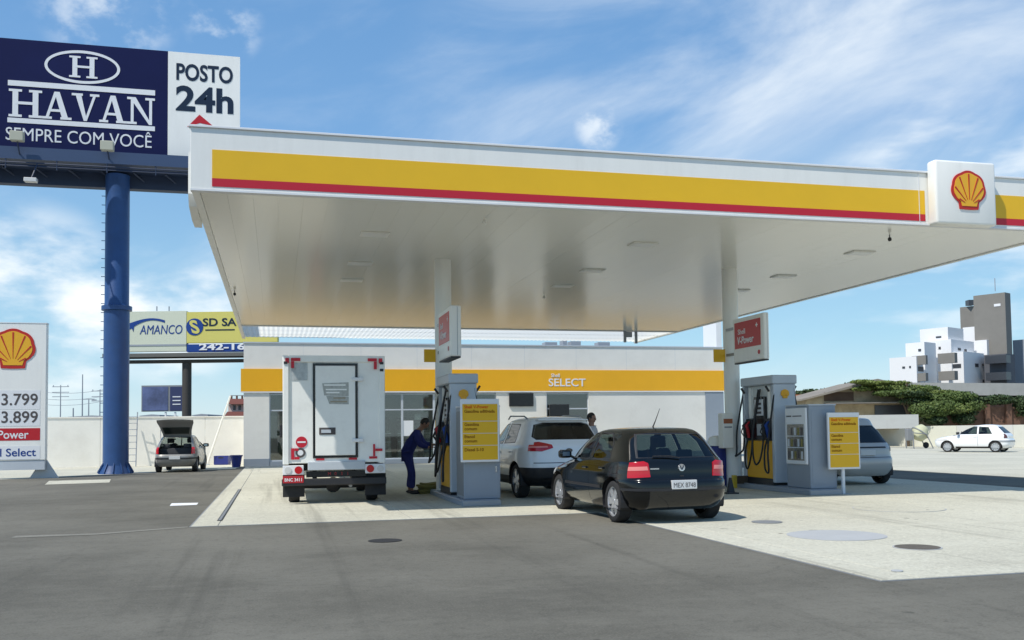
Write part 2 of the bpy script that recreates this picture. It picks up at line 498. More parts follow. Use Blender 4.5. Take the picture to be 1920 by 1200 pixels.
def text(s, mat, parent, loc, rot=FR, h=None, w=None, bold=0.0, ext=0.004, name='lettering', shear=0.0, spacing=1.0, local=True, align=None, size=None):
    cu = bpy.data.curves.new('t', 'FONT'); cu.body = s
    cu.extrude = 0.0; cu.offset = bold; cu.shear = shear; cu.space_character = spacing; cu.resolution_u = 4
    cu.align_x = 'LEFT'
    to = bpy.data.objects.new('t', cu); C.objects.link(to)
    dg = bpy.context.evaluated_depsgraph_get()
    me = bpy.data.meshes.new_from_object(to.evaluated_get(dg))
    bpy.data.objects.remove(to)
    co = np.array([v.co[:] for v in me.vertices])
    lo, hi = co.min(0), co.max(0)
    sx = w / (hi[0] - lo[0]) if w else None
    sy = h / (hi[1] - lo[1]) if h else None
    sx = sx or sy; sy = sy or sx
    if size: sx = sy = size
    cx = lo[0] if align == 'LEFT' else (lo[0] + hi[0]) / 2
    bm = BM(); bm.from_mesh(me); bpy.data.meshes.remove(me)
    for v in bm.verts:
        v.co = Vector(((v.co.x - cx) * sx, (v.co.y - (0.33 if size else (lo[1] + hi[1]) / 2)) * sy, 0))
    fs = list(bm.faces)
    for f_ in fs: f_.smooth = False
    r = bmesh.ops.extrude_face_region(bm, geom=fs)
    bmesh.ops.translate(bm, verts=[g for g in r['geom'] if isinstance(g, bmesh.types.BMVert)], vec=(0, 0, ext))
    bm.transform(Matrix.Translation(Vector(loc)) @ rot.to_matrix().to_4x4())
    return obj(name, bm, mat, parent, world=not local)


def emblem(parent, loc, size, rot=FR, name='emblem', local=True, muted=False):
    """scallop shell: red body, yellow fan, red ribs; size is the overall height"""
    s = size / 2
    base = Matrix.Translation(Vector(loc)) @ rot.to_matrix().to_4x4() @ Matrix.Scale(s, 4)

    def outline(k, sc):
        pts = []
        for i in range(0, 57):
            th = R(-22 + 224 * i / 56)
            rr = (0.96 + sc * abs(math.sin((th - R(90)) * 3.5 + R(90)))) * k
            pts.append((rr * 1.02 * math.cos(th), 0.06 + rr * 0.94 * math.sin(th)))
        low = [(-0.80 * k, -0.46 * k), (-0.60 * k, -0.62 * k), (-0.55, -0.97 * (1 if k == 1 else 0.87)), (-0.1, -0.99 * (1 if k == 1 else 0.87)), (0.1, -0.99 * (1 if k == 1 else 0.87)), (0.55, -0.97 * (1 if k == 1 else 0.87)), (0.60 * k, -0.62 * k), (0.80 * k, -0.46 * k)]
        if k < 1:
            low = [(-0.70, -0.42), (-0.50, -0.58), (-0.43, -0.82), (0.43, -0.82), (0.50, -0.58), (0.70, -0.42)]
        return pts + low
    a = P(outline(1.0, 0.05), 'z', 0, 0.03 / s * 0.6); a.transform(base)
    e = obj(name, a, MT.emblemyellow if muted else MT.emblemred, parent, world=not local)
    b = P(outline(0.86, 0.05), 'z', 0.03 / s * 0.6, 0.03 / s * 0.9); b.transform(base)
    if not local: b.transform(mwof(parent).inverted())
    obj('emblem_fan', b, MT.emblemyellow, e)
    c = BM()
    for j, an in enumerate((-62, -42, -21, 0, 21, 42, 62)):
        th = R(90 + an); L0, L1 = 0.30, 1.46 - 0.05 * abs(an) / 20
        d = Vector((math.cos(th), math.sin(th))); q = Vector((-d.y, d.x))
        o = Vector((0, -0.78))
        L1 = min(L1, 1.5)
        # ribs stop at the rim of the fan
        for t in np.linspace(0.4, 1.6, 60):
            pnt = o + d * t
            if (pnt.x / 1.02) ** 2 + ((pnt.y - 0.06) / 0.94) ** 2 > 0.80 ** 2:
                L1 = t; break
        prism(c, [tuple(o + d * L0 - q * 0.008), tuple(o + d * L1 - q * 0.038), tuple(o + d * L1 + q * 0.038), tuple(o + d * L0 + q * 0.008)], 'z', 0.03 / s * 0.9, 0.03 / s * (1.1 + j * 0.01))
    c.transform(base)
    if not local: c.transform(mwof(parent).inverted())
    obj('emblem_ribs', c, MT.emblemyellow if muted else MT.emblemred, e)
    return e


def sheet(name, poly, z, mat, kind='structure', parent=None, thick=0.0):
    bm = BM()
    if thick:
        prism(bm, poly, 'z', z - thick, z)
    else:
        bm.faces.new([bm.verts.new((x, y, z)) for x, y in poly])
    o = obj(name, bm, mat, parent)
    if kind: o['kind'] = kind
    return o


# ------------------------------------------------------------------ ground
g = sheet('ground', [(-900, -300), (900, -300), (900, 1500), (-900, 1500)], 0.0, MT.asphalt)
sheet('concrete_lot', [(20.6, -40), (62, -40), (62, 62), (18.0, 62), (18.0, 28.0), (20.6, 28.0)], 0.004, MT.lot)
sheet('rear_yard', [(-0.35, 25.3), (-4.2, 22.3), (-9.5, 18.0), (-30, 8.0), (-40, 40), (24, 60), (24, 28.0), (-0.2, 28.0)], 0.004, MT.lot)
pq = [onz(*q) for q in ((84, 909), (205, 905), (208, 899), (92, 902))]
sheet('road_stripe', [(q.x, q.y) for q in pq], 0.006, MT.lot)
pq = [onz(*q) for q in ((318, 949), (369, 947), (372, 943), (322, 944))]
sheet('road_marking', [(q.x, q.y) for q in pq], 0.005, MT.print_white)
pq = [onz(*q) for q in ((20, 1009), (180, 1003), (352, 989.5), (352, 987.5), (180, 1000.5), (30, 1005))]
MT.dust = ground_mat('dusty joint', (0.20, 0.195, 0.165), (0.25, 0.24, 0.205), (0.12, 0.115, 0.10), 0.9, 30.0)
sheet('asphalt_joint', [(q.x, q.y) for q in pq], 0.004, MT.dust)

PADZ = 0.014
pad = bpy.data.objects.new('forecourt_pad', None)
bmp = BM(); prism(bmp, [(0, 0), (6.55, 0), (6.55, -7.65), (17.3, -7.65), (17.3, 27.5), (0, 27.5)], 'z', -0.06, 0.006)
pad = obj('forecourt_pad', bmp, MT.midgrey); pad['kind'] = 'structure'
slabs = []
xs = [0.02, 0.42, 3.4, 6.55, 9.7, 12.4, 14.9, 17.28]
ys = [0.02, 0.42, 4.6, 9.0, 13.6, 18.2, 22.8, 27.48]
for i in range(len(xs) - 1):
    for j in range(len(ys) - 1):
        slabs.append((xs[i], xs[i + 1], ys[j], ys[j + 1]))
yb = [-7.63, -7.2, -3.7, 0.02]
xb = [6.57, 6.98, 9.7, 12.4, 14.9, 17.28]
for i in range(len(xb) - 1):
    for j in range(3):
        slabs.append((xb[i], xb[i + 1], yb[j], yb[j + 1]))
for (a, b, c, d) in slabs:
    gp = 0.006
    if a == 0.42 and d > 0.5 and c < 9.1 and c > 0.1:
        gp = 0.006
    box_bm = B(a + gp, b - gp, c + gp, d - gp, -0.05, PADZ + random.uniform(-0.001, 0.001), bev=0.004)
    obj('concrete_slab', box_bm, MT.concrete, pad)
# slotted drain beside the truck
dr = thing('drain_channel', 'long dark slotted drain let into the pale pad by its left edge', 'drain', (0.40, 0.8, PADZ))
obj('slot', B(-0.04, 0.04, 0, 8.9, 0.002, 0.006), MT.dark, dr)
obj('grate', B(-0.02, 0.02, 0.02, 8.88, 0.007, 0.012), MT.midgrey, dr)


def cover(name, label, u, v, r, mat, h=0.008, ring=None):
    q = onz(u, v)
    o = thing(name, label, 'manhole cover', (q.x, q.y, PADZ + 0.002))
    obj('lid', P(disc(0, 0, r), 'z', 0.0, h), mat, o)
    if ring:
        b2 = BM(); lathe(b2, [(r, 0), (r + ring, 0), (r + ring, h * 0.6), (r, h * 0.6)], 40, close=False); obj('rim', b2, MT.patch, o)
    return o


cover('manhole_cover', 'rusty dark round manhole cover near the front of the pale pad', 1720, 1029, 0.245, MT.iron, ring=0.02)
cover('tank_cover', 'wide pale grey round tank cover flush in the sunlit pad', 1568, 1006, 0.60, MT.patch, 0.005, ring=0.012)
cover('tank_cover', 'faint wide round tank cover near the shade edge behind the grey one', 1685, 955, 0.72, MT.concrete, 0.006, ring=0.02)
cover('manhole_cover', 'small dark round cover just behind the black hatchback shadow', 1438, 981, 0.22, MT.midgrey)
cover('manhole_cover', 'small brown round cover at the front corner joint of the pad', 1682, 1074, 0.055, MT.patch)
q = onz(722, 1014)
oc = thing('oil_stain', 'dark oval oil stain on the asphalt in front of the pad', 'stain', (q.x, q.y, 0.004))
obj('stain', P(disc(0, 0, 0.22, 24, 0.22), 'z', 0.0, 0.002), MT.rubber, oc)

# ------------------------------------------------------------------ canopy
LX, DY, DS, ZS, ZT = 16.65, 23.6, 18.9, 5.2, 6.16
can = thing('fuel_canopy', 'big flat white forecourt canopy with yellow and red stripes over the pumps', 'canopy', (0, 0, 0))
b = BM()
box(b, 0, LX, 0, 0.12, ZS, ZT, 0.006)
obj('front_fascia', b, MT.white, can)
obj('side_fascia', B(0, 0.12, 0.125, DY, ZS, ZT, 0.006), MT.white, can)
obj('side_fascia', B(LX - 0.12, LX, 0.125, DY, ZS, ZT, 0.006), MT.white, can)
obj('rear_fascia', B(0.125, LX - 0.125, DY - 0.1, DY - 0.004, ZS + 0.14, ZT, 0.006), MT.white, can)
obj('roof_deck', B(0.125, LX - 0.125, 0.125, DS, ZS + 0.10, ZS + 0.55), MT.white, can)
obj('top_trim', B(-0.03, LX + 0.03, -0.03, 0.09, ZT + 0.001, ZT + 0.035, 0.004), MT.print_white, can)
obj('bottom_trim', B(0.002, LX - 0.002, -0.012, 0.118, ZS - 0.03, ZS - 0.001), MT.print_white, can)
for x0, x1 in ((0.32, 13.13), (14.56, LX - 0.3)):
    obj('yellow_band', B(x0, x1, -0.006, 0.0, 5.375, 5.825), MT.yellow, can)
    obj('red_band', B(x0, x1, -0.0075, 0.0, 5.245, 5.374), MT.red, can)
obj('panel_joint', B(13.0, 13.012, -0.009, -0.002, 5.23, 6.15), MT.print_white, can)
obj('side_yellow_band', B(LX, LX + 0.006, 0.4, DY - 0.4, 5.375, 5.825), MT.yellow, can)
obj('side_red_band', B(LX, LX + 0.007, 0.4, DY - 0.4, 5.245, 5.374), MT.red, can)
# soffit planks
npl = 41
wpl = (LX - 0.25) / npl
for i in range(npl):
    a = 0.125 + i * wpl
    bm = B(a + 0.0008, a + wpl - 0.0008, 0.125, DS, ZS + 0.02, ZS + 0.035)
    tl = random.gauss(0, 0.0035)
    ph = random.uniform(0, 6)
    for v in bm.verts:
        v.co.z += (v.co.x - a - wpl / 2) * tl
    obj('soffit_panel', bm, MT.soffit, can)
obj('rear_gutter', B(0.125, LX - 0.125, DS + 0.003, DS + 0.25, ZS + 0.0, ZS + 0.12, 0.01), MT.lightgrey, can)
b = BM()
n = 190
prev = None
for i in range(n + 1):
    x = 0.13 + (LX - 0.26) * i / n
    z = ZS + 0.06 + 0.012 * math.cos(i * math.pi)
    cur = (b.verts.new((x, DS + 0.255, z)), b.verts.new((x, DY - 0.12, z)))
    if prev: b.faces.new((prev[0], cur[0], cur[1], prev[1]))
    prev = cur
obj('roof_sheet', b, MT.sheet, can)
for yy in (20.9, 22.3):
    obj('purlin', B(0.125, LX - 0.125, yy, yy + 0.06, ZS + 0.09, ZS + 0.19), MT.lightgrey, can)
for cx_ in (4.88, 11.86):
    b = BM(); lathe(b, [(0.185, PADZ), (0.185, ZS + 0.03)], 28)
    co = obj('column', b, MT.white, can, smooth=40)
    for v in co.data.vertices: v.co.x += cx_; v.co.y += 5.42
# small number plates that stand out from the columns
for cx_, u0 in ((4.88, 795), (11.86, 1338)):
    q = ony(u0, 655, 5.4); q2 = ony(u0 + 18, 679, 5.4)
    obj('number_sign', B(q.x, cx_ - 0.17, 5.38, 5.42, q2.z, q.z, 0.004), MT.signyellow, can)
for lx in (3.12, 8.62, 13.7):
    for ly in (2.9, 6.1, 8.5):
        lt = obj('canopy_light', B(lx - 0.27, lx + 0.27, ly - 0.2, ly + 0.2, ZS - 0.004, ZS + 0.018, 0.004), MT.white, can)
        obj('light_lens', B(lx - 0.22, lx + 0.22, ly - 0.15, ly + 0.15, ZS - 0.009, ZS - 0.005), MT.lampglow, lt)
# logo box on the front and the one on the left side
q0 = ony(1757, 302, -0.27)
lb = obj('logo_box', B(13.17, 14.50, -0.27, -0.02, 5.15, 6.36, 0.05, 3), MT.white, can, smooth=50)
emblem(can, (13.87, -0.272, 5.80), 0.74)
b = BM()
prism(b, [(1.15, 6.1), (2.5, 6.1), (2.5, 5.12), (1.9, 5.12), (1.3, 5.22), (1.15, 5.40)], 'x', -0.13, -0.003)
obj('side_logo_box', b, MT.white, can)
if 0: prism(bmf := BM(), [(-0.12, 5.12), (0.06, 5.12), (0.06, 5.15), (-0.12, 5.15)], 'y', 1.95, 2.45)
# cameras and a downpipe under the soffit
for (u, v) in ((908, 408), (1668, 440), (440, 545), (1020, 551)):
    q = onz(u, v, ZS + 0.02)
    cm = thing('security_camera', {908: 'small white camera under the soffit right of the left column', 1668: 'small dark dome camera under the right end of the soffit', 440: 'small dark camera at the left edge of the soffit', 1020: 'small pale camera deep under the middle of the soffit'}[u], 'camera', (q.x, q.y, ZS + 0.02), group=None)
    pale = u in (908, 1020)
    obj('bracket', T([(0, 0, 0), (0, 0, -0.1)], 0.02), MT.white if pale else MT.midgrey, cm)
    b = BM(); lathe(b, [(0.02, -0.22), (0.055, -0.2), (0.065, -0.15), (0.05, -0.1), (0.02, -0.09)], 14)
    obj('housing', b, MT.white if pale else MT.dark, cm, smooth=40)
    cm.scale = (0.6, 0.6, 0.6)
# hangers at the rear edge
hx = onz(1205, 614, ZS).x
hp = thing('hanging_bracket', 'grey bracket with two legs hung below the rear edge of the canopy', 'bracket', (hx, DS + 0.12, ZS))
for dxx, zz in ((-0.16, -0.42), (0.30, -0.46)):
    obj('leg', B(dxx - 0.045, dxx + 0.045, -0.04, 0.04, zz, 0.0), MT.distant, hp)
obj('junction_box', B(-0.14, 0.12, -0.05, 0.05, -0.22, -0.02), MT.distant, hp)

# ------------------------------------------------------------------ shop
SY = 27.84
shop = thing('shop_building', 'long low white shop with an amber band and glazed front behind the pumps', 'shop', (0, SY, 0))
X0, X1, HT = -0.08, 22.92, 5.42


def sb(name, a, c, z0, z1, y0=0.0, y1=0.22, mat=None, bev=0.0, parent=None):
    return obj(name, B(a, c, SY + y0, SY + y1, z0, z1, bev), mat or MT.white2, parent or shop, world=True)


def sub(name, a, c, z0, z1, y0, y1, mat, parent):
    bm = B(a, c, SY + y0, SY + y1, z0, z1); bm.transform(mwof(shop).inverted())
    return obj(name, bm, mat, parent)


sb('parapet', X0, X1, 4.32, HT)
sb('lintel', X0, X1, 3.22, 4.318)
sb('amber_band', X0 - 0.12, X1 + 0.02, 3.29, 4.29, -0.06, -0.003, MT.orange)
sb('band_trim', X0 - 0.12, X1 + 0.02, 3.235, 3.287, -0.06, -0.003, MT.print_white)
sb('coping', X0 - 0.03, X1 + 0.03, HT + 0.002, HT + 0.06, -0.04, 0.26, MT.lightgrey)
solid = ((X0, 1.01), (11.3, 13.75), (15.85, 21.93))
for a, c in solid:
    sb('wall', a, c, 0.33, 3.218)
    sb('plinth', a, c, 0.0, 0.328, -0.02, 0.22, MT.greypanel)
sb('grey_wall_panel', 21.932, X1, 0.0, 3.218, -0.03, 0.2, MT.greypanel)
for i in range(1, 9):
    sb('joint', X0 + 23.0 * i / 9 - 0.004, X0 + 23.0 * i / 9 + 0.004, 4.33, 5.41, -0.003, 0.01, MT.lightgrey)
for a, c, nm in ((1.01, 11.3, 7), (13.75, 15.85, 1)):
    sb('sill', a + 0.004, c - 0.004, 0.0, 0.2, 0.0, 0.16, MT.greypanel)
    for k in range(nm):
        x0 = a + (c - a) * k / nm; x1 = a + (c - a) * (k + 1) / nm
        w = obj('window', B(0, 1, 0, 1, 0, 1), MT.lightgrey, shop); w.data.clear_geometry()
        bm = BM()
        for (p0, p1, r0, r1) in ((x0, x0 + 0.05, 0.2, 3.2), (x1 - 0.05, x1, 0.2, 3.2), (x0 + 0.051, x1 - 0.051, 3.14, 3.2), (x0 + 0.051, x1 - 0.051, 0.2, 0.26), (x0 + 0.051, x1 - 0.051, 2.42, 2.48)):
            box(bm, p0, p1, SY + 0.06, SY + 0.12, r0, r1)
        bm.transform(mwof(shop).inverted()); bm.to_mesh(w.data); bm.free(); w.data.materials.clear(); w.data.materials.append(MT.lightgrey)
        sub('pane', x0 + 0.045, x1 - 0.045, 0.255, 2.425, 0.085, 0.091, MT.glass_shop, w)
        sub('pane', x0 + 0.045, x1 - 0.045, 2.475, 3.145, 0.085, 0.091, MT.glass_shop, w)
# walls and inside
for (a, c, y0, y1) in ((X0, X0 + 0.2, 0.222, 8.6), (X1 - 0.2, X1, 0.222, 8.6), (X0 + 0.2, X1 - 0.2, 8.4, 8.6)):
    sb('wall', a, c, 0, HT - 0.3, y0, y1)
sb('flat_roof', X0 + 0.2, X1 - 0.2, 4.4, 4.6, 0.225, 8.398, MT.lightgrey)
sb('inner_ceiling', X0 + 0.21, X1 - 0.21, 3.3, 3.34, 0.225, 8.39, MT.interior)
sb('inner_floor', X0 + 0.21, X1 - 0.21, 0.015, 0.03, 0.225, 8.39, MT.interior)
for k in range(8):
    sx = 1.9 + k * 1.25
    sh_ = obj('shelf_unit', B(sx, sx + 0.9, SY + 1.6, SY + 2.1, 0.035, 1.5), MT.goods, shop, world=True)
    for z in (0.5, 0.95, 1.35):
        bm = B(sx - 0.02, sx + 0.92, SY + 1.55, SY + 1.598, z, z + 0.04); bm.transform(mwof(shop).inverted()); obj('shelf_edge', bm, MT.print_white, sh_)
for k in range(5):
    sb('back_display', 1.5 + k * 2.0, 3.1 + k * 2.0, 0.035, 2.2, 6.8, 7.3, MT.goods)
for k in range(4):
    sb('ceiling_lamp', 2.4 + k * 2.6, 3.3 + k * 2.6, 3.24, 3.298, 1.2, 1.6, MT.lampglow)
sb('counter', 13.9, 15.6, 0.035, 1.05, 2.6, 3.2, MT.interior)
sb('roof_block', 22.62, 22.9, HT + 0.065, 7.2, 0.02, 1.5, MT.print_white)
for xx in (5.05, 5.35): sb('door_handle', xx, xx + 0.04, 0.95, 1.45, 0.02, 0.055, MT.chrome)
for k, (xx, mt_) in enumerate(((2.75, MT.signred), (6.9, MT.print_white), (8.35, MT.signyellow), (9.8, MT.print_white))): sb('poster', xx, xx + 0.5, 1.25, 1.95, 0.075, 0.083, mt_)
for xx in (7.6, 7.95): sb('hanging_lamp', xx, xx + 0.28, 2.0 if xx < 7.8 else 2.35, 2.25 if xx < 7.8 else 2.62, 0.9, 1.15, MT.lampglow)
for i, (a, c, h) in enumerate(((13.9, 14.5, 0.10), (15.2, 15.7, 0.16), (16.6, 17.2, 0.13), (14.8, 15.0, 0.2))):
    sb('roof_unit', a, c, HT + 0.062, HT + 0.06 + h + 0.1, 0.6, 1.2, MT.distant)
a, c = ony(1029, 726, SY - 0.08), ony(1098, 709, SY - 0.08)
text('SELECT', MT.print_white, shop, ((a.x + c.x) / 2, SY - 0.062, (a.z + c.z) / 2 + 0.01), h=c.z - a.z - 0.06, w=c.x - a.x, bold=0.01, ext=0.012, name='shop_lettering', local=False)
text('Shell', MT.print_white, shop, (a.x + 0.34, SY - 0.062, c.z + 0.13), h=0.17, bold=0.01, ext=0.02, name='shop_lettering', local=False)
for lab, (u0, v0, u1, v1), yy in (('black wall screen on the white shop wall above the white car', (955, 737, 1000, 762), 0.0), ('black screen hung in front of the shop door glass', (1030, 758, 1067, 781), -0.25)):
    a, c = ony(u0, v1, SY + yy - 0.06), ony(u1, v0, SY + yy - 0.06)
    tv = thing('wall_screen', lab, 'screen', ((a.x + c.x) / 2, SY + yy - 0.06, (a.z + c.z) / 2))
    hw, hh = (c.x - a.x) / 2, (c.z - a.z) / 2
    obj('case', B(-hw, hw, -0.03, 0.055, -hh, hh, 0.01), MT.dark, tv)
    obj('display', B(-hw + 0.04, hw - 0.04, -0.034, -0.031, -hh + 0.04, hh - 0.04), MT.black, tv)
    if yy < 0: obj('bracket', B(-0.04, 0.04, 0.055, 0.32, -0.04, 0.04), MT.midgrey, tv)

# ------------------------------------------------------------------ price totem
q = ony(88, 607, 19.75)
TX, TW, TH = q.x, 2.35, q.z
tot = thing('price_totem', 'tall white fuel price totem with a shell emblem at the left edge', 'price sign', (TX - TW / 2, 19.75, 0))
obj('panel', B(-TW / 2, TW / 2, 0, 0.28, 0.62, TH, 0.02), MT.white, tot)
obj('cap', B(-TW / 2 - 0.01, TW / 2 + 0.01, -0.01, 0.29, TH + 0.001, TH + 0.03), MT.print_white, tot)
obj('lower_panel', B(-TW / 2 + 0.03, TW / 2 - 0.03, 0.02, 0.26, 0.3, 0.618), MT.lightgrey, tot)
for sx in (-1, 1):
    bm = BM(); prism(bm, [(sx * (TW / 2 - 0.1) - 0.46, 0), (sx * (TW / 2 - 0.1) + 0.46, 0), (sx * (TW / 2 - 0.1) + 0.08, 0.62), (sx * (TW / 2 - 0.1) - 0.08, 0.62)], 'y', 0.28, 0.34)
    obj('foot', bm, MT.lightgrey, tot)


def tl(u, v):
    w_ = ony(u, v, 19.75); return w_.x - (TX - TW / 2), w_.z


cx_, cz_ = tl(26, 654)
emblem(tot, (cx_ - 0.02, -0.002, cz_), 1.36)
for v0, v1, nm, mt_ in ((768, 731, 'price_row', MT.print_white), (799, 768.5, 'price_row', MT.print_white), (826, 802, 'red_strip', MT.signred), (861, 835, 'blue_text_strip', MT.print_white)):
    a, c = tl(75, v0), tl(75, v1)
    obj(nm, B(-TW / 2 + 0.1, a[0], -0.006, 0.0, a[1] + 0.01, c[1] - 0.01), mt_, tot)
for s_, u, v, hh, mt_, sh2, ww in (('3.799', 37, 749, 0.40, MT.print_grey, 0, 1.12), ('3.899', 37, 782, 0.40, MT.print_grey, 0, 1.12), ('V-Power', 14, 815, 0.28, MT.print_white, 0.2, 1.3), ('Shell Select', 14, 848.5, 0.27, MT.print_blue, 0, 1.75)):
    x, z = tl(u, v)
    text(s_, mt_, tot, (x, -0.007, z), h=hh, w=ww, bold=0.012, ext=0.004)

# ------------------------------------------------------------------ tall billboard
BY = 22.0
pc = Vector((-4.52, 22.75, 0))
bb = thing('billboard', 'tall billboard with a navy and a white panel on a thick blue pole', 'billboard', pc)


def bp_(u, v, y=BY):
    w_ = ony(u, v, y); return w_.x - pc.x, w_.z


xr = bp_(450, 105)[0]; xd = bp_(315, 96)[0]
zt = bp_(315, 96)[1]; zb = bp_(315, 300)[1]
xl = bp_(-95, 62)[0]
ly = BY - pc.y
obj('navy_panel', B(xl, xd, ly, ly + 0.25, zb, zt), MT.navy, bb)
obj('white_panel', B(xd + 0.004, xr, ly, ly + 0.25, zb - 0.05, zt), MT.white, bb)
bm = BM(); lathe(bm, [(0.62, 0), (0.60, 0.05), (0.46, 0.3), (0.455, 0.32), (0.455, 6.1), (0.54, 6.12), (0.54, 6.28), (0.455, 6.3), (0.43, 6.35), (0.43, zb - 0.5)], 36)
obj('pole', bm, MT.polebl, bb, smooth=35)
for k in range(12):
    a = 2 * math.pi * k / 12
    bm = BM(); prism(bm, [(0.43, 0.03), (0.64, 0.03), (0.64, 0.08), (0.45, 0.42)], 'y', -0.012, 0.012); bm.transform(Matrix.Rotation(a, 4, 'Z')); obj('base_gusset', bm, MT.polebl, bb)
zb2 = zb
obj('beam', B(xl - 0.1, xr + 0.1, ly + 0.26, ly + 0.85, zb - 0.42, zb + 0.25), MT.poledark, bb)
obj('catwalk_fascia', B(xl - 0.05, xr + 0.2, ly - 0.75, ly - 0.70, zb - 0.46, zb - 0.02), M('catwalk blue', (0.035, 0.065, 0.14), 0.5), bb)
obj('catwalk_floor', B(xl - 0.05, xr + 0.2, ly - 0.69, ly - 0.02, zb - 0.45, zb - 0.40), MT.poledark, bb)
obj('lower_beam', B(xl - 0.1, xr + 0.1, 0.1, 0.5, zb - 0.95, zb - 0.35), MT.poledark, bb)
obj('tie_rail', T([(xl, ly - 0.72, zb - 0.58), (xr, ly - 0.72, zb - 0.58)], 0.03), MT.poledark, bb)
obj('tie_rail', T([(xl, ly - 0.72, zb - 0.70), (xr, ly - 0.72, zb - 0.70)], 0.02), MT.poledark, bb)
for k in range(6):
    xx = xl + 0.4 + k * (xr - xl) / 6
    obj('tie_post', T([(xx, ly - 0.72, zb - 0.80), (xx, ly - 0.72, zb - 0.47)], 0.025, 6), MT.poledark, bb)
for k in range(9):
    xx = xl + 0.5 + k * (xr - xl - 1) / 8
    obj('truss_bar', T([(xx, ly + 0.5, zb - 0.43), (xx + 0.5, 0.3, zb - 0.76)], 0.035, 6), MT.poledark, bb)
for (u, v) in ((38, 263), (205, 281)):
    x, z = bp_(u, v, BY - 0.7)
    fl = obj('floodlight', B(x - 0.22, x + 0.22, ly - 1.25, ly - 0.98, z - 0.16, z + 0.18, 0.02), M('floodlight body', (0.45, 0.45, 0.36), 0.5), bb)
    obj('floodlight_arm', T([(x, ly - 1.1, z - 0.16), (x, ly - 0.9, zb - 0.15), (x, ly - 0.74, zb - 0.3)], 0.025, 6), MT.poledark, bb)
x, z = bp_(64, 343, BY - 0.7)
obj('floodlight', B(x - 0.22, x + 0.2, ly - 1.25, ly - 1.0, z - 0.09, z + 0.06, 0.02), MT.lampwhite, bb)
obj('floodlight_arm', T([(x, ly - 1.1, z + 0.05), (x + 0.1, ly - 0.72, zb - 0.6)], 0.025, 6), MT.poledark, bb)
# pecked ladder rungs up the left of the pole
for k in range(26):
    z = 2.3 + k * 0.34
    obj('step_bolt', T([(-0.42, 0, z), (-0.56, 0, z)], 0.014, 5), MT.polebl, bb)
# print on the navy panel (built in panel coordinates, facing -y)
E0 = ly - 0.006
cnt = [0]


def pr(poly, mat=MT.print_white, name='print_mark'):
    cnt[0] += 1
    d = 0.0006 * (cnt[0] % 9)
    return prism(BM(), poly, 'y', ly - 0.012 - d, ly - 0.001)


def stroke_letters(word, x0, z0, z1, adv):
    """slab-serif capitals drawn from strokes"""
    hh = z1 - z0
    x = x0
    bm = BM()
    k = [0]

    def q(poly):
        k[0] += 1
        prism(bm, poly, 'y', ly - 0.012 - 0.0005 * (k[0] % 11), ly - 0.001)

    def bar(xa, xb, za, zb_): q([(xa, za), (xb, za), (xb, zb_), (xa, zb_)])
    sf = hh * 0.085
    for ch, w_ in zip(word, adv):
        t, th = w_ * 0.17, w_ * 0.10
        if ch == 'H':
            for c in (x + w_ * 0.2, x + w_ * 0.8):
                bar(c - t / 2, c + t / 2, z0, z1); bar(c - t * 1.15, c + t * 1.15, z0, z0 + sf); bar(c - t * 1.15, c + t * 1.15, z1 - sf, z1)
            bar(x + w_ * 0.2, x + w_ * 0.8, z0 + hh * 0.46, z0 + hh * 0.56)
        if ch == 'A':
            c = x + w_ * 0.5
            q([(x + w_ * 0.10, z0), (x + w_ * 0.10 + th, z0), (c + 0.02, z1), (c - th * 0.9, z1)])
            q([(x + w_ * 0.90 - t * 1.25, z0), (x + w_ * 0.90, z0), (c + th * 0.9, z1), (c - th * 0.9, z1)])
            bar(x + w_ * 0.28, x + w_ * 0.70, z0 + hh * 0.27, z0 + hh * 0.36)
            bar(x, x + w_ * 0.33, z0, z0 + sf); bar(x + w_ * 0.62, x + w_, z0, z0 + sf)
        if ch == 'V':
            c = x + w_ * 0.5
            q([(c - th * 0.6, z0), (c + th * 0.6, z0), (x + w_ * 0.12 + t * 1.25, z1), (x + w_ * 0.12, z1)])
            q([(c - th * 0.4, z0), (c + th * 0.5, z0), (x + w_ * 0.90, z1), (x + w_ * 0.90 - th, z1)])
            bar(x, x + w_ * 0.40, z1 - sf, z1); bar(x + w_ * 0.66, x + w_, z1 - sf, z1)
        if ch == 'N':
            bar(x + w_ * 0.15, x + w_ * 0.15 + th, z0, z1); bar(x + w_ * 0.80, x + w_ * 0.80 + th, z0, z1)
            q([(x + w_ * 0.85 - t * 0.3, z0), (x + w_ * 0.80 + th, z0), (x + w_ * 0.15 + t, z1), (x + w_ * 0.10, z1)])
            bar(x, x + w_ * 0.36, z0, z0 + sf); bar(x + w_ * 0.66, x + w_ * 1.0, z1 - sf, z1); bar(x + w_ * 0.02, x + w_ * 0.2, z1 - sf, z1)
        x += w_ * 1.0
    return bm


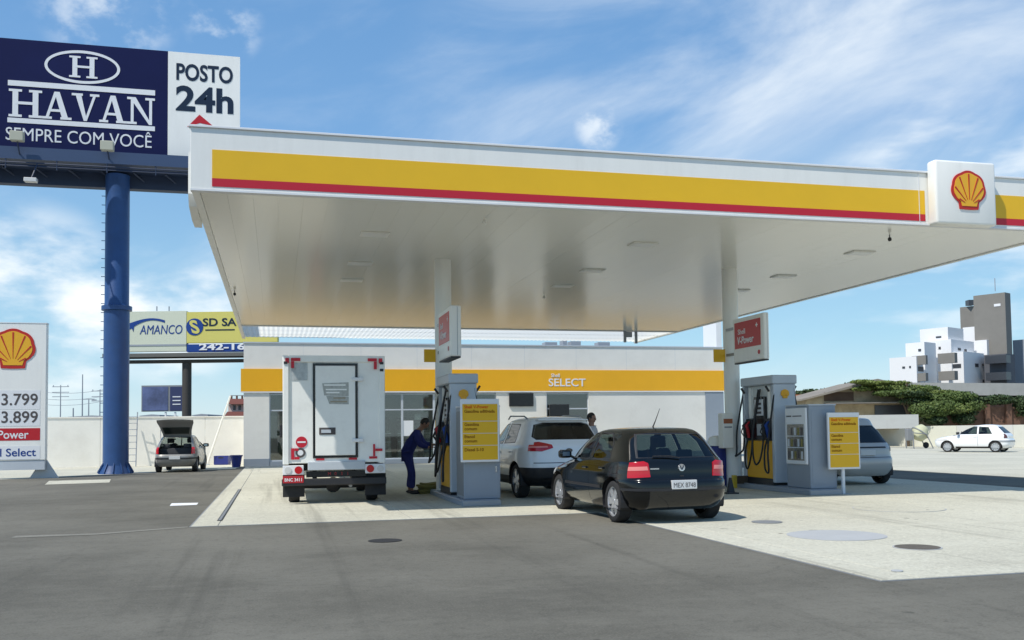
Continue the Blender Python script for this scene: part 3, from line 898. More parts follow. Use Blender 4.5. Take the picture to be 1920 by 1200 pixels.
xa, _ = bp_(16, 200); xb_, _ = bp_(289, 220)
za = bp_(16, 218)[1]; zb_ = bp_(16, 166)[1]
tot_w = xb_ - xa
adv = [f * tot_w for f in (0.225, 0.20, 0.19, 0.19, 0.20)]
obj('word_mark', stroke_letters('HAVAN', xa, za, zb_, adv), MT.print_white, bb)
z1_ = bp_(16, 160)[1]; z2_ = bp_(16, 150)[1]
obj('bar_mark', pr([(xa - 0.03, z1_), (xb_ + 0.03, z1_), (xb_ + 0.03, z2_), (xa - 0.03, z2_)]), MT.print_white, bb)
z1_ = bp_(12, 229)[1]; z2_ = bp_(12, 220)[1]
obj('bar_mark', pr([(xa - 0.03, z1_), (xb_ + 0.03, z1_), (xb_ + 0.03, z2_), (xa - 0.03, z2_)]), MT.print_white, bb)
ox, oz = bp_(155, 126)
rx = (bp_(226, 126)[0] - bp_(84, 126)[0]) / 2; rz_ = (bp_(155, 95)[1] - bp_(155, 157)[1]) / 2
bm = BM()
N = 56
outer = [(ox + rx * math.cos(2 * math.pi * k / N), oz + rz_ * math.sin(2 * math.pi * k / N)) for k in range(N)]
inner = [(ox + (rx - 0.10) * math.cos(2 * math.pi * k / N), oz + (rz_ - 0.10) * math.sin(2 * math.pi * k / N)) for k in range(N)]
for k in range(N):
    j = (k + 1) % N
    prism(bm, [outer[k], outer[j], inner[j], inner[k]], 'y', ly - 0.012, ly - 0.001)
obj('oval_mark', bm, MT.print_white, bb)
ha, hb = bp_(133, 126)[0], bp_(180, 126)[0]
hz0, hz1 = bp_(155, 146)[1], bp_(155, 106)[1]
obj('letter_mark', stroke_letters('H', ha - 0.06, hz0, hz1, [hb - ha + 0.12]), MT.print_white, bb)
c0, c1 = bp_(12, 254), bp_(290, 262)
sz = bp_(150, 258)
text('SEMPRE COM VOCÊ', MT.print_white, bb, (sz[0], ly - 0.001, sz[1] + 0.06), h=0.60, w=tot_w * 1.0, ext=0.01, name='slogan')
sz = bp_(384, 138); text('POSTO', MT.print_navy, bb, (sz[0], ly - 0.001, sz[1]), h=0.66, w=bp_(437, 138)[0] - bp_(331, 138)[0], bold=0.025, ext=0.01, name='lettering')
sz = bp_(384, 187); text('24h', MT.print_navy, bb, (sz[0], ly - 0.001, sz[1]), h=0.98, w=bp_(437, 138)[0] - bp_(329, 138)[0], bold=0.03, ext=0.01, name='lettering')
t0, t1, t2 = bp_(351, 238), bp_(399, 236), bp_(374, 215)
bm = BM(); prism(bm, [t0, ((t0[0] + t1[0]) / 2, t0[1] + 0.18), t1, t2], 'y', ly - 0.01, ly - 0.001)
obj('red_arrow', bm, MT.signred, bb)


# ------------------------------------------------------------------ things set far off, turned to the camera
class Far:
    def __init__(s, name, label, cat, u, dep, group=None, rz=0.0):
        w_ = ond(u, 800, dep); s.o = thing(name, label, cat, (w_.x, w_.y, 0), -YAW + rz, group)
        s.inv = mwof(s.o).inverted(); s.nrm = np.array([math.sin(YAW), math.cos(YAW), 0]); s.p = np.array([w_.x, w_.y, 0])

    def xz(s, u, v, dy=0.0):
        d = rayv(u, v); t = ((s.p + s.nrm * dy - CAM) @ s.nrm) / (d @ s.nrm)
        q = s.inv @ Vector(CAM + d * t); return q.x, q.z

    def box(s, name, u0, v0, u1, v1, y0, y1, mat, bev=0, parent=None):
        a, c = s.xz(u0, v1), s.xz(u1, v0)
        return obj(name, B(a[0], c[0], y0, y1, a[1], c[1], bev), mat, parent or s.o)


f = Far('billboard', 'wide pale billboard with blue lettering on a dark post behind the blue pole', 'billboard', 350, 75)
f.box('panel', 205, 583, 349.5, 660, 0, 0.5, MT.signboard)
f.box('yellow_panel', 350, 583, 520, 643, 0, 0.5, MT.signlime)
f.box('blue_strip', 350, 643.5, 520, 660, 0.02, 0.5, MT.print_blue)
f.box('grey_strip', 205, 645, 349, 650, -0.03, -0.002, MT.distant)
f.box('beam', 200, 661, 520, 672, -0.8, 1.0, M('billboard beam', (0.12, 0.12, 0.11), 0.7))
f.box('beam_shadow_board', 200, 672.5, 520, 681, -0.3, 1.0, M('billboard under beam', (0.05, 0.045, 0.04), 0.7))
a = f.xz(343, 800); c = f.xz(360, 800)
bm = BM(); lathe(bm, [((c[0] - a[0]) / 2, 0), ((c[0] - a[0]) / 2, f.xz(350, 681)[1])], 16); obj('post', bm, M('post brown', (0.05, 0.045, 0.04), 0.7), f.o, smooth=40)
x, z = f.xz(302, 618); text('AMANCO', MT.print_blue, f.o, (x, -0.004, z), h=f.xz(300, 608)[1] - f.xz(300, 625)[1], w=f.xz(342, 600)[0] - f.xz(262, 600)[0], ext=0.02, shear=0.15)
bm = BM(); k_ = []
for i in range(13):
    t = i / 12; k_.append(f.xz(241 + 68 * t, 607 - 13 * math.sin(t * 2.2) + 4 * t))
for i in range(12, -1, -1):
    t = i / 12; k_.append(f.xz(243 + 66 * t, 612 - 14 * math.sin(t * 2.3) + 3.5 * t + 6 * (1 - t) ** 3))
prism(bm, k_, 'y', -0.03, -0.002); obj('swoosh_mark', bm, MT.print_blue, f.o)
bm = BM(); prism(bm, [f.xz(243, 606), f.xz(262, 601), f.xz(252, 608), f.xz(250, 622)], 'y', -0.035, -0.002); obj('swoosh_tail', bm, MT.print_blue, f.o)
x, z = f.xz(365, 613); rr = f.xz(381, 613)[0] - x
obj('round_mark', P(disc(x, z, rr), 'y', -0.03, -0.002), MT.print_blue, f.o)
text('S', MT.signlime, f.o, (x, -0.031, z), h=rr * 1.6, w=rr * 1.2, bold=0.03, ext=0.02, name='letter_mark', shear=-0.3)
x, z = f.xz(406, 604); text('SD SA', MT.print_navy, f.o, (x + 0.25, -0.004, z), h=f.xz(400, 597)[1] - f.xz(400, 612)[1], w=2.7, bold=0.02, ext=0.02)
x, z = f.xz(410, 619); f.box('small_print', 385, 617, 440, 620, -0.02, -0.002, MT.print_navy)
x, z = f.xz(418, 650); text('242-1600', MT.print_white, f.o, (x + 0.6, -0.003, z), h=f.xz(400, 644.5)[1] - f.xz(400, 657)[1], w=5.0, bold=0.03, ext=0.03)
for u in (292, 315): f.box('aerial_stub', u, 574, u + 1.5, 582.5, 0.1, 0.2, MT.distant)

f = Far('billboard', 'small dark blue billboard low behind the far wall', 'billboard', 305, 110)
f.box('frame', 265, 722, 343, 772, 0, 0.4, MT.midgrey)
f.box('print_panel', 267, 725, 315, 770, -0.05, -0.003, M('dusk picture print', (0.10, 0.13, 0.26), 0.5, var=0.7, vscale=0.25))
f.box('print_panel', 319, 725, 342, 770, -0.05, -0.003, M('dark blue print', (0.03, 0.04, 0.11), 0.5))
for v in (743, 750, 757): f.box('print_line', 324, v, 339, v + 2, -0.09, -0.052, MT.print_white)
for u in (308, 326): f.box('post', u, 772.5, u + 3, 800, 0.1, 0.3, MT.print_white)

f = Far('red_house', 'distant red brick tower house showing left of the shop', 'house', 440, 140)
f.box('wall', 428, 758, 475, 800, 0, 5, M('pale pink wall', (0.55, 0.45, 0.40), 0.8))
bm = BM(); prism(bm, [f.xz(422, 784), f.xz(478, 784), f.xz(475, 772), f.xz(430, 772)], 'y', -1, 6); obj('roof', bm, M('far red roof', (0.28, 0.10, 0.08), 0.8), f.o)
bm = BM(); prism(bm, [f.xz(428, 758), f.xz(478, 758), f.xz(474, 748), f.xz(434, 748)], 'y', -1, 6); obj('roof', bm, M('far red roof top', (0.30, 0.11, 0.09), 0.8), f.o)
f.box('railing', 432, 741, 460, 742.5, -0.5, -0.3, MT.midgrey)
for u in (434, 444, 454): f.box('post', u, 742, u + 2, 758, -0.5, 0, MT.brickred)
for u in (437, 447): f.box('window', u, 760, u + 5, 769, -0.05, 0, MT.towerd)

for (lab, u0, u1, v0) in (('long low grey roof beyond the left wall near the blue pole', 130, 205, 779), ('low brown shed roof under the small blue billboard', 264, 302, 777), ('sloping dark shed roof beyond the wall by the dark post', 362, 392, 776), ('low pale shed beyond the wall beside the price totem', 84, 128, 783)):
    f = Far('shed', lab, 'shed', (u0 + u1) / 2, 125)
    f.box('wall', u0 + 2, v0 + 4, u1 - 2, 805, 0, 6, MT.plaster)
    bm = BM(); a = f.xz(u0, v0 + 4); c = f.xz(u1, v0 + 4); pk = f.xz((u0 * 0.4 + u1 * 0.6), v0)
    prism(bm, [a, c, (c[0], c[1] + 0.2), pk, (a[0], a[1] + 0.1)], 'y', -0.5, 6.5); obj('roof', bm, MT.distant, f.o)
for (u, v0, dep, arm, lab) in ((154, 702, 150, 0, 'bare thin mast rising over the left wall'), (113, 722, 170, 1, 'utility pole with crossarms nearest the price totem'), (166, 748, 150, 2, 'thin street lamp post just right of the mast'), (187, 730, 170, 1, 'utility pole with crossarms close to the blue pole'), (137, 765, 120, 0, 'short dark stub post on the far roofs')):
    f = Far('utility_pole' if arm != 2 else 'street_lamp', lab, 'pole', u, dep)
    h = f.xz(u, v0)[1]
    obj('post', T([(0, 0, 0), (0, 0, h)], [0.13, 0.08], 6), MT.distant, f.o)
    if arm == 1:
        for dz in (0.3, 1.3, 2.1): obj('crossarm', B(-1.5, 1.5, -0.06, 0.06, h - dz - 0.06, h - dz + 0.06), MT.distant, f.o)
        for dxx in (-1.3, 0, 1.3): obj('insulator', B(dxx - 0.05, dxx + 0.05, -0.05, 0.05, h - 0.24, h), MT.distant, f.o)
    if arm == 2:
        obj('arm', B(-0.9, 0.9, -0.06, 0.06, h - 0.1, h), MT.distant, f.o); obj('lamp_head', B(0.5, 1.2, -0.1, 0.1, h - 0.25, h - 0.1), MT.distant, f.o)
for (lab, v0, v1) in (('upper overhead wire sagging over the left wall', 728, 726), ('middle overhead wire sagging over the left wall', 741, 738), ('lowest overhead wire sagging over the left wall', 752, 747)):
    a, c = ond(40, v0, 172), ond(215, v1, 168)
    pts = []
    for i in range(13):
        t = i / 12; q = a.lerp(c, t); q.z -= 1.0 * 4 * t * (1 - t); pts.append(q)
    w_ = thing('overhead_wire', lab, 'wire', (a.x, a.y, 0))
    obj('cable', T(pts, 0.035, 4), MT.distant, w_, world=True)

# ------------------------------------------------------------------ left wall and what stands by it
w0, w1 = Vector((-8.9, 31.2, 0)), Vector((-0.9, 31.9, 0))
dv = (w1 - w0).normalized(); w0 = w0 - dv * 25; w1 = w1 + dv * 3.5
ang = math.atan2(dv.y, dv.x)
wl_ = thing('boundary_wall', 'long cream rendered boundary wall behind the open hatchback on the left', 'wall', w0, ang)
Lw = (w1 - w0).length
nseg = 8
for k in range(nseg):
    obj('wall_panel', B(Lw * k / nseg + 0.006, Lw * (k + 1) / nseg - 0.006, 0, 0.18, 0, 2.24, 0.006), MT.cream, wl_)
obj('coping', B(0, Lw, -0.03, 0.21, 2.242, 2.30), MT.cream, wl_)

ld = thing('ladder', 'grey metal ladder leaning upright against the far cream wall', 'ladder', (ony(247, 876, 31.0).x, 31.0, 0))
for sx in (-0.2, 0.2): obj('rail', T([(sx, -0.2, 0), (sx, 0.25, 2.5)], 0.025, 6), MT.distant, ld)
for k in range(8): obj('rung', T([(-0.2, -0.17 + 0.05 * k, 0.25 + 0.29 * k), (0.2, -0.17 + 0.05 * k, 0.25 + 0.29 * k)], 0.016, 5), MT.distant, ld)
a = onz(388, 872); a = Vector((ony(388, 870, 31.0).x, 31.0, 0)); lp = thing('leaning_pole', 'long white pole leaning right of the open hatchback', 'pole', a)
top = ond(432, 742, (np.array(a) - CAM) @ FW)
obj('shaft', T([(0, 0, 0), tuple(top - a)], [0.06, 0.045], 8), MT.cream, lp)
obj('foot', B(-0.12, 0.12, -0.12, 0.12, 0, 0.05), MT.lightgrey, lp)
a = Vector((ony(417, 870, 31.15).x, 31.15, 0.004)); bn = thing('crate', 'dark blue open crate by the foot of the cream wall', 'crate', a, -YAW)
for (x0, x1, y0, y1) in ((-0.33, 0.33, -0.24, -0.21), (-0.33, 0.33, 0.21, 0.24), (-0.33, -0.30, -0.209, 0.209), (0.30, 0.33, -0.209, 0.209)):
    obj('side', B(x0, x1, y0, y1, 0.03, 0.42), MT.bluebin, bn)
obj('bottom', B(-0.32, 0.32, -0.23, 0.23, 0, 0.028), MT.bluebin, bn)
obj('handle_slot', B(-0.12, 0.12, -0.246, -0.241, 0.3, 0.36), MT.dark, bn)
a = onz(443, 876); bn = thing('bin', 'blue tapered plastic bin beside the shop corner', 'bin', a)
bm = BM(); lathe(bm, [(0.17, 0), (0.24, 0.46), (0.27, 0.47), (0.27, 0.52), (0.25, 0.52), (0.16, 0.04)], 20); obj('tub', bm, MT.bluebin, bn, smooth=40)
obj('handle', T([(-0.26, 0, 0.5), (-0.2, -0.1, 0.40), (0, -0.26, 0.36), (0.2, -0.1, 0.40), (0.26, 0, 0.5)], 0.012, 5), MT.dark, bn)

# ------------------------------------------------------------------ pump islands
def island(x, label):
    o = thing('pump_island', label, 'kerb', (x, 2.1, 0))
    obj('plinth', B(-0.37, 0.37, 0, 4.6, 0.0, 0.12, 0.02), MT.greypanel, o)
    obj('top_slab', B(-0.35, 0.35, 0.03, 4.57, 0.121, 0.130), MT.greypanel, o)
    obj('nose_trim', B(-0.36, 0.36, -0.012, -0.001, 0.02, 0.11), MT.steel, o)


island(5.0, 'raised kerb island under the left pump and its column')
island(12.2, 'raised kerb island under the right pump and its column')
IZ = 0.131


def make_pump():
    o = thing('fuel_pump', 'grey fuel pump by the left column beside the bending attendant', 'fuel pump', (4.67, 3.5, IZ), group='fuel pumps on the islands')
    W_, L_, H_ = 0.55, 1.45, 2.44
    for y0 in (0.0, L_ - 0.12):
        obj('end_panel', B(0, W_, y0, y0 + 0.12, 0.06, H_ - 0.2, 0.015), MT.lightgrey, o)
    hd = obj('header', B(-0.03, W_ + 0.03, -0.02, L_ + 0.02, H_ - 0.198, H_, 0.02), MT.lightgrey, o)
    obj('base', B(0.02, W_ - 0.02, 0.122, L_ - 0.122, 0.0, 0.14), MT.dark, o)
    obj('lower_cabinet', B(0.03, W_ - 0.03, 0.122, L_ - 0.122, 0.141, 0.98, 0.01), MT.orange, o)
    obj('upper_cabinet', B(0.10, W_ - 0.10, 0.122, L_ - 0.122, 0.982, H_ - 0.2, 0.01), MT.interior, o)
    for sx, xx in ((-1, 0.10), (1, W_ - 0.10)):
        for ya, yb2 in ((0.14, 0.42), (L_ - 0.42, L_ - 0.14)):
            x0, x1 = sorted((xx, xx + sx * 0.09))
            obj('nozzle_bay', B(x0 + 0.001, x1, ya, yb2, 0.99, 1.48, 0.01), MT.dark, o)
            x0, x1 = sorted((xx, xx + sx * 0.05))
            obj('hose_guide', B(x0 + 0.001, x1, (ya + yb2) / 2 - 0.06, (ya + yb2) / 2 + 0.06, 1.5, 2.2), MT.white, o)
        x0, x1 = sorted((xx, xx + sx * 0.06))
        fr = obj('display_frame', B(x0 + 0.001, x1, 0.47, 0.98, 1.0, 1.98, 0.01), MT.black, o)
        e0, e1 = sorted((xx + sx * 0.061, xx + sx * 0.066))
        obj('display', B(e0, e1, 0.53, 0.92, 1.55, 1.92), MT.print_white, fr)
        for z in (1.82, 1.72, 1.62):
            g0, g1 = sorted((xx + sx * 0.0665, xx + sx * 0.069))
            obj('digits', B(g0, g1, 0.62, 0.84, z - 0.025, z + 0.025), MT.print_grey, fr)
        obj('keypad', B(e0, e1, 0.62, 0.84, 1.1, 1.36), MT.lightgrey, fr)
        for i, y in enumerate((0.21, 0.35, L_ - 0.35, L_ - 0.21)):
            col = (MT.print_blue, MT.dark, MT.platered, MT.dark)[i]
            xs_ = xx + sx * 0.13
            nz = T([(xs_, y, 1.05), (xs_ + sx * 0.02, y, 1.2), (xs_ + sx * 0.06, y, 1.33), (xs_ - sx * 0.02, y, 1.42)], [0.035, 0.045, 0.04, 0.018], 8)
            n_ = obj('nozzle', nz, col, o, smooth=50)
            obj('trigger_guard', T([(xs_ + sx * 0.05, y, 1.08), (xs_ + sx * 0.12, y, 1.18), (xs_ + sx * 0.07, y, 1.30)], 0.014, 5), MT.dark, n_)
            lowz = (0.30, 0.46, 0.36, 0.62)[i]
            sway = (-0.42, 0.30, -0.34, 0.42)[i]
            y0h = min(max(y + sway, 0.02), L_ - 0.02)
            ctl = [(0.05, y0h, 2.15), (0.12, y0h, 1.75), (0.20, y0h + 0.02, 1.2), (0.24, y0h - 0.1 * sway, 0.72), (0.25, y + 0.45 * sway, lowz), (0.23, y - 0.02 * sway, lowz + 0.08), (0.19, y - 0.16 * sway, 0.80), (0.14, y, 1.05)]
            ctl = [Vector((xx + sx * c0 * (1.25 if i % 2 else 1.0), c1, c2)) for c0, c1, c2 in ctl]
            pts = []
            cc = [ctl[0]] + ctl + [ctl[-1]]
            for j in range(1, len(cc) - 2):
                for t in (0, 0.25, 0.5, 0.75):
                    p0, p1, p2, p3 = cc[j - 1:j + 3]
                    pts.append(0.5 * (2 * p1 + (p2 - p0) * t + (2 * p0 - 5 * p1 + 4 * p2 - p3) * t * t + (3 * p1 - p0 - 3 * p2 + p3) * t ** 3))
            pts.append(ctl[-1])
            obj('hose', T(pts, 0.021, 7), MT.hose, o, smooth=60)
    for y in (0.16, L_ - 0.16):
        obj('hose_boom', T([(-0.02, y, 2.08), (-0.10, y, 2.2)], 0.025, 6), MT.dark, o)
        obj('hose_boom', T([(W_ + 0.02, y, 2.08), (W_ + 0.10, y, 2.2)], 0.025, 6), MT.dark, o)
    emblem(o, (W_ / 2, -0.004, 2.02), 0.2, muted=True)
    return o


pumpL = make_pump()
pumpR = copy_tree(pumpL)
pumpR.location = (11.93, 3.62, IZ); pumpR['label'] = 'grey fuel pump with amber cabinet between the right column and the ice chest'

# tall service boxes at the island ends
sx0 = 4.63
ub = thing('service_cabinet', 'tall plain grey cabinet behind the left yellow fuel board', 'cabinet', (4.70, 2.28, IZ))
obj('body', B(0, 0.70, 0, 0.75, 0.0, 1.73, 0.012), MT.greypanel, ub)
obj('top_trim', B(-0.01, 0.71, -0.01, 0.76, 1.731, 1.76), MT.lightgrey, ub)
obj('door_panel', B(0.04, 0.66, -0.006, 0.0, 0.06, 1.66), MT.greypanel, ub)
obj('side_panel', B(-0.006, 0.0, 0.05, 0.70, 0.06, 1.66), MT.midgrey, ub)
obj('handle', B(0.6, 0.63, -0.03, -0.007, 0.5, 0.62), MT.chrome, ub)
ib = thing('ice_chest', 'grey drinks cabinet with glazed white side door on the right island', 'cabinet', (11.98, 2.30, IZ))
obj('body', B(0, 0.62, 0, 0.92, 0.0, 1.72, 0.012), MT.greypanel, ib)
obj('top_trim', B(-0.01, 0.63, -0.01, 0.93, 1.721, 1.75), MT.lightgrey, ib)
obj('front_panel', B(0.05, 0.57, -0.006, 0.0, 0.1, 1.62), MT.greypanel, ib)
dd = obj('door', B(-0.05, -0.002, 0.05, 0.86, 0.5, 1.68, 0.01), MT.print_white, ib)
obj('door_glass', B(-0.056, -0.051, 0.13, 0.78, 0.58, 1.34), M('cabinet glass', (0.10, 0.11, 0.10), 0.08, var=0.6, vscale=7), dd)
for z in (0.84, 1.08): obj('shelf_edge', B(-0.060, -0.0565, 0.13, 0.78, z, z + 0.02), MT.lightgrey, dd)
for k in range(14):
    y = 0.17 + (k % 5) * 0.13; z = (0.61, 0.87, 1.11)[k // 5]
    obj('bottle', B(-0.059, -0.0565, y, y + 0.07, z, z + 0.16), (MT.lightgrey, MT.print_grey, MT.olive)[k % 3], dd)
obj('lettering_strip', B(-0.055, -0.051, 0.2, 0.55, 1.5, 1.52), MT.print_grey, dd)
obj('lettering_strip', B(-0.055, -0.051, 0.6, 0.8, 1.5, 1.525), MT.print_grey, dd)


def fuel_board(label, x0, x1, y, z0, z1, post, lines):
    o = thing('fuel_board', label, 'sign board', ((x0 + x1) / 2, y, PADZ), group='yellow fuel boards')
    hw = (x1 - x0) / 2
    zz = -PADZ
    obj('frame', B(-hw, hw, 0, 0.05, z0 + zz, z1 + zz, 0.008), MT.print_white, o)
    zt_ = z1 + zz - 0.09; zb3 = z0 + zz + 0.035
    hh = zt_ - zb3
    rows = 4
    fr = [0.31, 0.215, 0.215, 0.26]
    z = zt_
    for i in range(rows):
        h = hh * fr[i]
        obj('amber_row', B(-hw + 0.035, hw - 0.035, -0.006, -0.0005, z - h + 0.006, z - 0.006), MT.signyellow, o)
        ls = lines[i]
        for j, s_ in enumerate(ls):
            th = 0.052
            text(s_, MT.print_orange if i < 1 and j < 1 else MT.print_brown, o, (-hw + 0.07, -0.0065, z - 0.06 - j * 0.082 - (0.02 if len(ls) == 1 else 0)), size=th * 1.55, bold=0.02, ext=0.003, align='LEFT')
        z -= h
    if post:
        for xx in ((0.0,) if post == 1 else (-hw + 0.1, hw - 0.1)):
            obj('post', B(xx - 0.03, xx + 0.03, 0.052, 0.10, 0, z1 + zz - 0.1), MT.print_white, o)
        obj('base_plate', B(-0.12, 0.12, -0.02, 0.17, 0.0, 0.012), MT.steel, o)
    return o


fuel_board('yellow fuel board on the plain grey cabinet of the left island', 4.62, 5.36, 2.15, 0.83, 2.01, 0, [['Shell V-Power', 'Gasolina aditivada', ''][:2], ['Gasolina', 'comum'], ['Etanol', 'comum'], ['Diesel S-10']])
fuel_board('yellow fuel board on a single white post before the drinks cabinet', 12.30, 13.04, 2.12, 0.53, 1.70, 1, [['Shell V-Power', 'Gasolina aditivada'], ['Gasolina', 'comum'], ['Etanol', 'comum'], []])


def column_sign(label, cx, u0, v0, u1, v1, dep_y, off):
    """flag sign on the column: white box whose broad faces look to -x and +x"""
    o = thing('column_sign', label, 'sign', (cx, dep_y, 2.91), group='red signs on the columns')
    Wd, Hh, Dp = 1.42, 1.02, off
    # broad face towards -x
    obj('case', B(0, Dp, 0, Wd, 0, Hh, 0.02), MT.white, o)
    obj('seam', B(Dp * 0.62, Dp * 0.66, -0.004, 0.0, 0.02, Hh - 0.02), MT.distant, o)
    obj('red_panel', B(-0.006, 0.0, 0.14, Wd - 0.08, 0.32, Hh - 0.10), MT.signred, o)
    text('Shell', MT.print_white, o, (-0.0065, Wd - 0.42, 0.70), LF, h=0.12, w=0.34, bold=0.01)
    text('V-Power', MT.print_white, o, (-0.0065, Wd - 0.60, 0.50), LF, h=0.17, w=0.76, bold=0.02, shear=0.15)
    text('+', MT.print_white, o, (-0.0065, 0.30, 0.78), LF, h=0.10, bold=0.03, name='icon')
    text('.', MT.signred, o, (-0.0065, 0.22, 0.17), LF, h=0.10, bold=0.02, name='icon')
    obj('under_edge', B(0.01, Dp - 0.01, 0.02, Wd - 0.02, -0.03, -0.001), MT.dark, o)
    for z in (0.2, 0.8): obj('mount_arm', B(0.07, 0.11, Wd, Wd + 0.55, z, z + 0.06), MT.steel, o)
    return o


qa = ony(846, 668, 4.2)
column_sign('white and red fuel sign fixed edge-on to the left column', 4.66, 0, 0, 0, 0, 3.33, 0.22)
column_sign('white and red fuel sign facing left beside the right column', 11.62, 0, 0, 0, 0, 3.42, 0.13)

# odds and ends on the islands
a = onz(822, 926)
hc = thing('hose_coil', 'heap of coiled olive hose on the ground beside the left pump', 'hose', (a.x - 0.15, a.y, PADZ))
for k in range(6):
    rr = 0.22 + 0.035 * math.sin(k * 2.1); pts = [(rr * 1.35 * math.cos(t), rr * math.sin(t), 0.03 + k * 0.038 + 0.012 * math.sin(3 * t + k)) for t in np.linspace(0, 2 * math.pi, 25)]
    obj('coil_turn', T(pts, 0.026, 7), MT.olive, hc, smooth=60)
q = ony(1352, 775, 5.1); q2 = ony(1373, 840, 5.1)
nb = thing('notice_box', 'small white box with an orange stripe fixed to the right column', 'box', ((q.x + q2.x) / 2, 5.1, (q.z + q2.z) / 2))
hw, hh = (q2.x - q.x) / 2, (q.z - q2.z) / 2
obj('case', B(-hw, hw, -0.08, 0.17, -hh, hh, 0.012), MT.cream, nb)
obj('orange_stripe', B(-hw + 0.02, hw - 0.02, -0.085, -0.081, hh - 0.24, hh - 0.13), MT.tile, nb)
obj('slot', B(-hw + 0.04, hw - 0.04, -0.085, -0.081, hh - 0.34, hh - 0.31), MT.midgrey, nb)
a = Vector((12.2, 7.2, PADZ))
a = ond(1344, 862, 22.6)
br = thing('waste_bin', 'blue drum with a pale lid half hidden behind the black hatchback', 'bin', (a.x, a.y, PADZ))
bm = BM(); lathe(bm, [(0.22, 0), (0.24, 0.05), (0.25, 0.5), (0.24, 0.95), (0.22, 0.97)], 20); obj('drum', bm, MT.bluebin, br, smooth=40)
bm = BM(); lathe(bm, [(0.24, 0.975), (0.245, 1.03), (0.16, 1.18), (0.05, 1.22)], 20); obj('lid', bm, MT.cream, br, smooth=40)
gr = thing('guard_rail', 'low yellow and black guard around the foot of the right column', 'guard rail', (11.86, 4.95, PADZ))
for xx in (-0.24, 0.24): obj('post', B(xx - 0.05, xx + 0.05, -0.05, 0.05, 0, 0.30, 0.01), MT.yellowpaint, gr)
obj('rail', B(-0.185, 0.185, -0.04, 0.04, 0.10, 0.28), M('guard dark stripe', (0.06, 0.045, 0.03), 0.6), gr)
cn = thing('traffic_cone', 'small black cone on the ground before the yellow guard', 'cone', (onz(1370, 927).x, onz(1370, 927).y, PADZ))
obj('foot', B(-0.13, 0.13, -0.13, 0.13, 0, 0.03), MT.dark, cn)
bm = BM(); lathe(bm, [(0.09, 0.031), (0.03, 0.33), (0.02, 0.34)], 14); obj('body', bm, MT.dark, cn, smooth=40)


# ------------------------------------------------------------------ cars
def pchip(xk, yk, x):
    xk, yk, x = map(lambda a: np.asarray(a, float), (xk, yk, x))
    h = np.diff(xk); d = np.diff(yk) / h
    mm = np.zeros_like(yk); mm[0], mm[-1] = d[0], d[-1]
    for i in range(1, len(xk) - 1):
        if d[i - 1] * d[i] > 0:
            a, b2 = 2 * h[i] + h[i - 1], h[i] + 2 * h[i - 1]
            mm[i] = (a + b2) / (a / d[i - 1] + b2 / d[i])
    i = np.clip(np.searchsorted(xk, x) - 1, 0, len(xk) - 2)
    t = (x - xk[i]) / h[i]
    return ((1 + 2 * t) * (1 - t) ** 2 * yk[i] + t * (1 - t) ** 2 * h[i] * mm[i] + t * t * (3 - 2 * t) * yk[i + 1] + t * t * (t - 1) * h[i] * mm[i + 1])


def shell(rows, crown=0.03, nl=22, ne=14, sub_=4):
    """car skin: stacked plan outlines; rows are z, rear, front, half width, rear squareness, front squareness"""
    rows = np.array(rows, float)
    zk = rows[:, 0]
    zs = []
    for a, b2 in zip(zk, zk[1:]): zs += list(np.linspace(a, b2, sub_, endpoint=False))
    zs.append(zk[-1])
    V = [pchip(zk, rows[:, i], zs) for i in range(1, 6)]
    sq = []
    for k in range(nl): sq.append((1, -1 + 2 * k / nl))
    for k in range(ne): sq.append((1 - 2 * k / ne, 1))
    for k in range(nl): sq.append((-1, 1 - 2 * k / nl))
    for k in range(ne): sq.append((-1 + 2 * k / ne, -1))
    bm = BM(); rings = []

    def ring(z, xr, xf, w, nr, nf, sc=1.0):
        c, hl = (xr + xf) / 2, (xf - xr) / 2
        out = []
        for sx, sy in sq:
            n_ = nf if sy > 0 else nr
            ln = (abs(sx) ** n_ + abs(sy) ** n_) ** (1 / n_)
            out.append(bm.verts.new((sx / ln * w * sc, c + sy / ln * hl * sc, z)))
        return out
    for i, z in enumerate(zs): rings.append(ring(z, *[v[i] for v in V]))
    last = [v[-1] for v in V]
    for sc in (0.92, 0.75, 0.5, 0.25):
        rings.append(ring(zs[-1] + crown * (1 - sc ** 2), *last, sc=sc))
    n_ = len(sq)
    for a, b2 in zip(rings, rings[1:]):
        for k in range(n_):
            bm.faces.new((a[k], a[(k + 1) % n_], b2[(k + 1) % n_], b2[k]))
    top = bm.verts.new((0, (last[0] + last[1]) / 2, zs[-1] + crown))
    for k in range(n_): bm.faces.new((rings[-1][k], rings[-1][(k + 1) % n_], top))
    bm.faces.new(rings[0][::-1])
    bmesh.ops.recalc_face_normals(bm, faces=bm.faces)
    return bm


